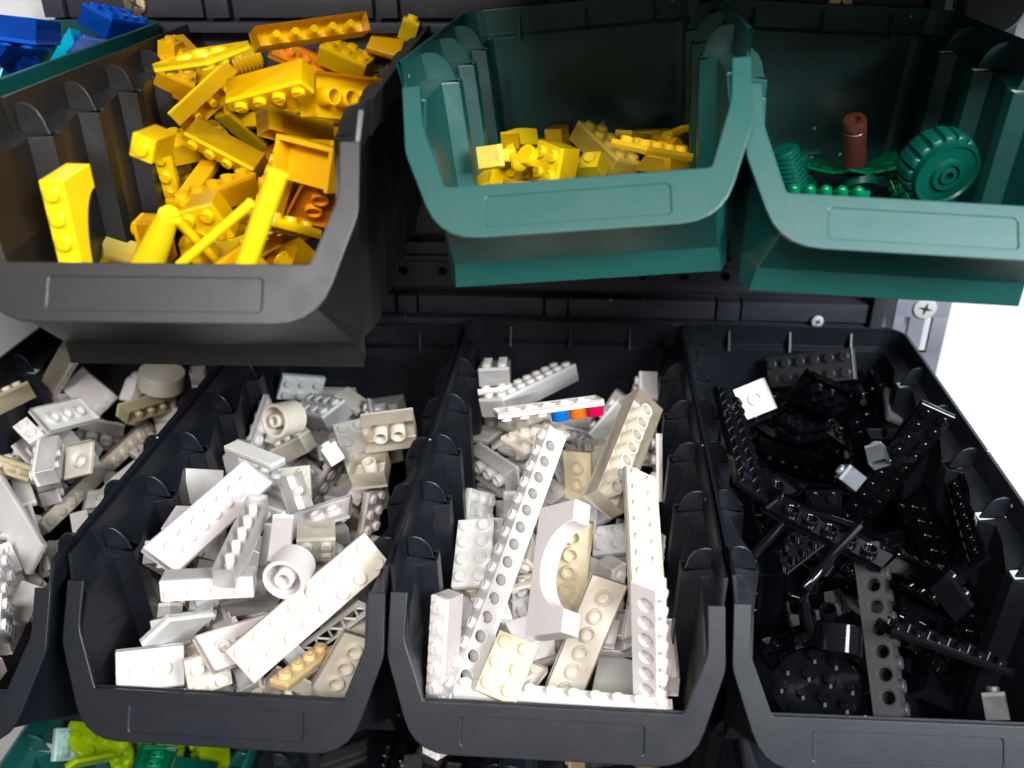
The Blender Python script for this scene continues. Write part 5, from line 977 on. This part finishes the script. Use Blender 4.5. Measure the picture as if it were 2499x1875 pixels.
  ('brick(1,1)', 'black', 'brick', 'tiny black brick on its side left of the black toothed strip', 'D', (141.52, -181.65, 27.82), (0.761, -0.24, -0.593, -0.107)),
  ('plate(6,1)', 'ivory', 'plate', 'long ivory plate studs up below the pinkish plate upside down', 'B', (-119.53, -226.52, 28.17), (0.943, -0.002, -0.081, 0.323)),
  ('tile(4,1)', 'white', 'tile', 'white tile upside down above the pale beam', 'C', (14.1, -162.51, 33.66), (-0.701, 0.713, -0.014, 0.014)),
  ('tile(4,1)', 'greywhite', 'tile', 'grey-white tile upside down below the white plate', 'B', (-163.21, -219.29, 38.25), (0.005, 0.939, 0.343, 0.016)),
  ('brick(3,2)', 'pinkish', 'brick', 'pinkish white brick on its side left of the small white cube', 'B', (-130.21, -32.81, 23.47), (0.026, -0.017, -0.001, 1.0)),
  ('slope(2,1)', 'pinkish', 'slope_brick', 'small pinkish white slope brick below the white smooth brick face', 'B', (-140.85, -163.08, 22.47), (0.571, 0.765, 0.07, 0.29)),
  ('brick(2,1)', 'ivory', 'brick', 'small ivory brick studs up right of the flat white tile', 'B', (-149.69, -173.5, 22.58), (-0.3, -0.017, 0.004, 0.954)),
  ('brick(1,1)', 'black', 'brick', 'tiny black brick studs up above the black studded plate', 'D', (160.59, -153.36, 28.3), (-0.016, 0.006, -0.02, 1.0)),
  ('plate(3,2)', 'white', 'plate', 'white plate upside down right of the yellowed cream plate', 'C', (1.32, -134.42, 46.84), (-0.267, 0.922, -0.269, 0.083)),
  ('tile(4,1)', 'greywhite', 'tile', 'grey-white tile below the white plate', 'B', (-81.02, -145.45, 31.36), (0.701, -0.023, 0.117, 0.703)),
  ('plate(6,1)', 'black', 'plate', 'long black plate on its side below the black brick', 'D', (160.98, -160.9, 24.39), (0.48, 0.506, 0.5, 0.513)),
  ('brick(2,2)', 'white', 'brick', 'small white brick on its side below the small transparent orange round piece', 'C', (14.14, -50.29, 44.64), (-0.601, 0.612, 0.361, -0.367)),
  ('brick(1,1)', 'white', 'brick', 'tiny white brick studs up right of the pinkish plate', 'B', (-115.17, -83.74, 36.72), (0.446, 0.564, 0.432, -0.544)),
  ('brick(4,2)', 'black', 'brick', 'large black brick on its side left of the black double-studded plate', 'D', (110.08, -4.23, 27.28), (-0.108, 0.005, -0.02, 0.994)),
  ('plate(4,2)', 'greywhite', 'plate', 'large grey-white plate on its side above the pinkish plate', 'B', (-124.24, -60.67, 26.76), (-0.283, -0.592, 0.736, 0.164)),
  ('brick(2,2)', 'ivory', 'brick', 'small ivory brick on its side right of the pinkish plate', 'B', (-99.96, -87.45, 39.48), (0.711, -0.45, 0.355, 0.408)),
  ('plate(6,2)', 'black', 'plate', 'large black plate upside down below the black double-studded plate', 'D', (78.19, -61.18, 36.27), (0.689, -0.665, 0.213, -0.196)),
  ('brick(2,1)', 'dark_grey', 'brick', 'small dark grey brick on its side below the black double-studded plate', 'D', (92.12, -34.75, 18.31), (0.708, -0.073, -0.695, -0.1)),
  ('tile(4,1)', 'black', 'tile', 'black tile left of the black shiny cylinder', 'D', (78.81, -160.99, 28.49), (0.867, 0.014, 0.016, -0.497)),
  ('brick(2,1)', 'pinkish', 'brick', 'partly hidden small pinkish white brick on its side below the white brick', 'A', (-257.26, -102.74, 30.56), (0.338, 0.322, 0.626, 0.625)),
  ('plate(6,2)', 'pinkish', 'plate', 'large pinkish white plate studs up above the bright creamy white studded plate', 'C', (-45.26, -162.96, 22.87), (0.991, -0.009, -0.001, -0.136)),
  ('tile(4,1)', 'black', 'tile', 'black tile upside down below the cube painted as a reflection', 'D', (153.19, -29.54, 28.9), (0.007, -0.621, 0.783, 0.02)),
  ('brick(3,2)', 'white', 'brick', 'white brick studs up below the tan yellow narrow plate', 'B', (-86.79, -190.12, 20.73), (-0.187, -0.017, 0.002, 0.982)),
  ('plate(3,2)', 'greywhite', 'plate', 'grey-white plate on its side right of the big bright white slab sticking out', 'A', (-247.62, -124.08, 22.99), (0.835, 0.001, -0.011, -0.551)),
  ('plate(6,1)', 'black', 'plate', 'long black plate upside down left of the black shiny cylinder', 'D', (88.11, -145.63, 33.78), (-0.014, 0.866, -0.5, -0.016)),
  ('plate(6,2)', 'black', 'plate', 'large black plate upside down right of the black brick', 'D', (138.16, -2.91, 35.75), (-0.014, 0.87, -0.493, -0.016)),
  ('brick(3,2)', 'pinkish', 'brick', 'pinkish white brick upside down right of the grey-white plate', 'C', (-33.2, -89.57, 35.75), (0.009, 0.993, 0.118, -0.001)),
  ('brick(4,2)', 'pinkish', 'brick', 'large pinkish white brick on its side below the white brick', 'B', (-137.92, -193.85, 17.96), (0.354, 0.333, 0.611, 0.624)),
  ('tile(4,1)', 'black', 'tile', 'partly hidden black tile left of the round black studded plate', 'D', (78.74, -161.02, 22.49), (0.867, 0.014, 0.016, -0.497)),
  ('plate(2,2)', 'pinkish', 'plate', 'small pinkish white plate upside down right of the long ivory plate', 'C', (7.46, -180.38, 35.98), (0.007, 0.767, 0.642, -0.006)),
  ('plate(3,2)', 'black', 'plate', 'black plate on its side left of the black plate upside down', 'D', (90.56, -140.47, 27.59), (0.814, -0.145, 0.27, 0.493)),
  ('plate(6,2)', 'white', 'plate', 'large white plate upside down below the grey-white brick', 'C', (-46.0, -61.0, 24.83), (0.008, 0.862, 0.506, -0.005)),
  ('brick(3,2)', 'greywhite', 'brick', 'grey-white brick on its side right of the small pale studded plate', 'B', (-134.75, -197.67, 34.87), (0.638, -0.626, 0.306, -0.327)),
  ('brick(2,1)', 'black', 'brick', 'small black brick upside down left of the black toothed strip', 'D', (135.31, -197.38, 39.5), (-0.016, 0.538, 0.843, 0.013)),
  ('tile(4,1)', 'pinkish', 'tile', 'pinkish white tile below the cream studded brick in front of', 'A', (-233.17, -18.97, 22.09), (0.708, 0.699, 0.062, 0.075)),
  ('brick(4,1)', 'black', 'brick', 'black brick studs up below the long black plate', 'D', (155.84, -81.95, 23.58), (0.716, 0.009, 0.019, -0.697)),
  ('brick(4,1)', 'greywhite', 'brick', 'grey-white brick upside down above the ivory square plate', 'A', (-278.32, -64.86, 18.66), (-0.154, 0.703, 0.672, 0.175)),
  ('tile(4,1)', 'pinkish', 'tile', 'pinkish white tile left of the pale beam', 'C', (44.21, -163.83, 25.88), (0.018, -0.0, 0.009, 1.0)),
  ('slope(2,1)', 'white', 'slope_brick', 'partly hidden small white slope brick below the long bright white beam', 'C', (-12.04, -142.22, 33.29), (-0.206, 0.209, -0.67, 0.682)),
  ('plate(4,2)', 'pinkish', 'plate', 'large pinkish white plate on its side below the white brick', 'A', (-267.74, -92.68, 37.89), (-0.183, 0.612, 0.627, -0.445)),
  ('plate(3,2)', 'pinkish', 'plate', 'pinkish white plate on its side right of the big bright white slab sticking out', 'A', (-251.62, -112.88, 30.78), (0.117, -0.01, 0.004, 0.993)),
  ('plate(4,2)', 'black', 'plate', 'large black plate upside down above the black brick', 'D', (148.63, -18.41, 22.0), (-0.005, -0.064, 0.998, 0.02)),
  ('brick(4,1)', 'black', 'brick', 'black brick studs up below the black brick', 'D', (126.79, -81.1, 15.01), (-0.542, -0.462, 0.552, -0.434)),
  ('tile(4,1)', 'ivory', 'tile', 'ivory tile upside down right of the bright creamy white studded plate', 'C', (-24.54, -215.7, 30.02), (0.008, 0.852, 0.524, -0.005)),
  ('brick(2,1)', 'pinkish', 'brick', 'small pinkish white brick on its side below the white studded plate', 'A', (-239.22, -200.98, 23.01), (0.711, 0.703, -0.017, -0.003)),
  ('slope(2,1)', 'white', 'slope_brick', 'small white slope brick right of the very long ivory brick', 'A', (-227.44, -61.52, 17.68), (-0.197, -0.008, 0.007, 0.98)),
  ('plate(6,2)', 'white', 'plate', 'large white plate studs up above the white studded plate', 'A', (-243.4, -143.33, 25.07), (-0.467, 0.091, -0.056, 0.878)),
  ('plate(4,2)', 'pinkish', 'plate', 'large pinkish white plate studs up left of the long ivory plate', 'C', (-5.3, -160.54, 16.82), (-0.288, 0.003, 0.009, 0.958)),
  ('tile(4,1)', 'pinkish', 'tile', 'pinkish white tile right of the hollow pinkish brick', 'A', (-215.71, -25.68, 27.5), (-0.438, -0.006, 0.009, 0.899)),
  ('slope(2,2)', 'pinkish', 'slope_brick', 'small pinkish white slope brick below the white studded plate', 'A', (-234.06, -199.02, 28.75), (0.15, -0.102, 0.98, -0.086)),
  ('brick(2,1)', 'white', 'brick', 'small white brick on its side below the small pale studded plate', 'B', (-123.25, -209.15, 30.25), (-0.0, 0.719, 0.001, -0.695)),
  ('brick(3,1)', 'white', 'brick', 'white brick upside down right of the ivory square plate', 'A', (-253.79, -43.19, 26.56), (0.354, 0.595, -0.489, -0.531)),
  ('tile(4,1)', 'white', 'tile', 'white tile above the smooth plain tile', 'C', (44.21, -163.83, 16.88), (0.018, -0.0, 0.009, 1.0)),
  ('brick(4,1)', 'pinkish', 'brick', 'pinkish white brick on its side right of the pinkish plate', 'B', (-117.21, -60.71, 27.68), (-0.517, 0.533, 0.483, -0.464)),
  ('brick(3,1)', 'pinkish', 'brick', 'pinkish white brick upside down below the white studded plate', 'A', (-242.34, -183.59, 21.96), (0.011, 0.636, 0.772, 0.002)),
  ('brick(1,1)', 'pinkish', 'brick', 'tiny pinkish white brick studs up right of the open white lattice girder', 'B', (-81.41, -162.65, 15.95), (0.656, -0.013, -0.012, 0.754)),
  ('plate(6,1)', 'white', 'plate', 'long white plate on its side right of the white plate', 'B', (-111.89, -23.74, 11.11), (0.803, 0.011, -0.013, -0.595)),
  ('slope(3,2)', 'dark_green', 'slope_brick', 'dark green slope brick upside down right of the dark green plate upside down', 'L1', (-201.08, -147.26, -100.6), (-0.684, 0.702, -0.082, -0.18)),
  ('brick(4,1)', 'green', 'brick', 'green brick on its side left of the dark green plate upside down', 'L1', (-222.83, -129.71, -103.08), (0.578, -0.231, 0.668, -0.407)),
  ('slope(2,2)', 'dark_grey', 'slope_brick', 'small dark grey slope brick at the back right of the bottom left black bin', 'L2', (-70.96, -134.97, -128.0), (0.705, 0.052, -0.705, 0.052)),
  ('slope(2,2)', 'lime', 'slope_brick', 'small lime slope brick upside down right of the dark green plate upside down', 'L1', (-196.0, -119.85, -112.56), (-0.151, 0.976, 0.155, -0.024)),
  ('slope(3,2)', 'lime', 'slope_brick', 'lime slope brick above the dark green plate upside down', 'L1', (-225.97, -113.96, -112.2), (-0.084, 0.084, 0.702, -0.702)),
  ('brick(4,2)', 'black', 'brick', 'large black brick on its side at the back left of the bottom left black bin', 'L2', (-86.0, -115.74, -96.63), (0.093, -0.642, 0.079, 0.757)),
  ('tile(4,1)', 'dark_grey', 'tile', 'dark grey tile at the back left of the bottom left black bin', 'L2', (-129.24, -121.04, -128.0), (0.967, 0.001, -0.256, 0.005)),
  ('plate(6,2)', 'lime', 'plate', 'large lime plate on its side left of the dark green plate upside down', 'L1', (-226.94, -131.36, -143.0), (-0.544, -0.451, 0.544, -0.451)),
  ('tile(4,1)', 'dark_grey', 'tile', 'dark grey tile at the front left of the bottom left black bin', 'L2', (-129.24, -121.04, -134.0), (0.967, 0.001, -0.256, 0.005)),
  ('brick(4,2)', 'dark_grey', 'brick', 'large dark grey brick studs up at the front right of the bottom left black bin', 'L2', (-64.15, -121.71, -128.0), (0.815, 0.0, 0.0, 0.58)),
  ('brick(4,1)', 'dark_green', 'brick', 'dark green brick on its side right of the dark green plate upside down', 'L1', (-198.06, -92.59, -130.0), (0.669, 0.669, -0.23, -0.23)),
  ('brick(2,2)', 'lime', 'brick', 'small lime brick upside down right of the dark green plate upside down', 'L1', (-206.43, -117.57, -121.57), (-0.184, -0.103, 0.977, -0.019)),
  ('slope(3,2)', 'aqua', 'slope_brick', 'pale aqua slope brick right of the dark green plate upside down', 'L1', (-163.11, -143.58, -132.0), (0.718, -0.0, -0.0, 0.696)),
  ('plate(3,2)', 'black', 'plate', 'black plate on its side at the back left of the bottom left black bin', 'L2', (-83.18, -110.84, -128.0), (-0.471, -0.471, 0.528, 0.528)),
  ('plate(6,1)', 'dark_grey', 'plate', 'long dark grey plate upside down at the front right of the bottom left black bin', 'L2', (-64.45, -167.89, -115.4), (0.0, 0.744, 0.669, -0.0)),
  ('brick(2,1)', 'dark_grey', 'brick', 'small dark grey brick upside down at the back left of the bottom middle bin', 'L3', (-3.08, -113.24, -120.8), (-0.0, 0.396, 0.918, 0.0)),
  ('plate(3,2)', 'dark_green', 'plate', 'dark green plate studs up right of the dark green plate upside down', 'L1', (-163.76, -129.0, -136.0), (0.722, 0.0, 0.0, 0.691)),
  ('plate(2,2)', 'lime', 'plate', 'small lime plate on its side right of the dark green plate upside down', 'L1', (-204.62, -107.76, -120.2), (0.136, 0.694, 0.136, -0.694)),
  ('brick(4,1)', 'black', 'brick', 'black brick upside down at the front right of the bottom left black bin', 'L2', (-39.29, -73.48, -126.8), (-0.0, -0.676, 0.737, 0.0)),
  ('brick(3,1)', 'dark_grey', 'brick', 'dark grey brick studs up at the front right of the bottom middle bin', 'L3', (13.74, -97.45, -132.0), (0.703, 0.703, 0.076, 0.076)),
  ('brick(4,2)', 'tan', 'brick', 'large tan brick upside down at the front right of the bottom middle bin', 'L3', (52.98, -97.94, -147.0), (0.21, 0.21, 0.675, 0.675)),
  ('brick(1,1)', 'tan', 'brick', 'tiny tan brick on its side at the back left of the bottom middle bin', 'L3', (15.55, -98.49, -128.2), (-0.023, 0.707, -0.023, -0.707)),
  ('plate(3,2)', 'dark_green', 'plate', 'partly hidden dark green plate studs up right of the dark green plate upside down', 'L1', (-163.76, -129.0, -142.0), (0.722, 0.0, 0.0, 0.691)),
  ('brick(4,2)', 'black', 'brick', 'large black brick studs up at the back right of the bottom left black bin', 'L2', (-64.15, -121.71, -143.0), (0.815, 0.0, 0.0, 0.58)),
  ('brick(2,1)', 'lime', 'brick', 'small lime brick on its side right of the dark green plate upside down', 'L1', (-161.8, -96.67, -143.2), (-0.267, 0.267, 0.655, -0.655)),
  ('brick(2,1)', 'lime', 'brick', 'partly hidden small lime brick on its side right of the dark green plate upside down', 'L1', (-161.8, -96.67, -152.2), (-0.267, 0.267, 0.655, -0.655)),
]
for g, m_, n, lab, b, loc, q in PIECES + FILL:
    piece(eval(g), m_, loc, q, lab, n.replace('_', ' '), n, GR[b])
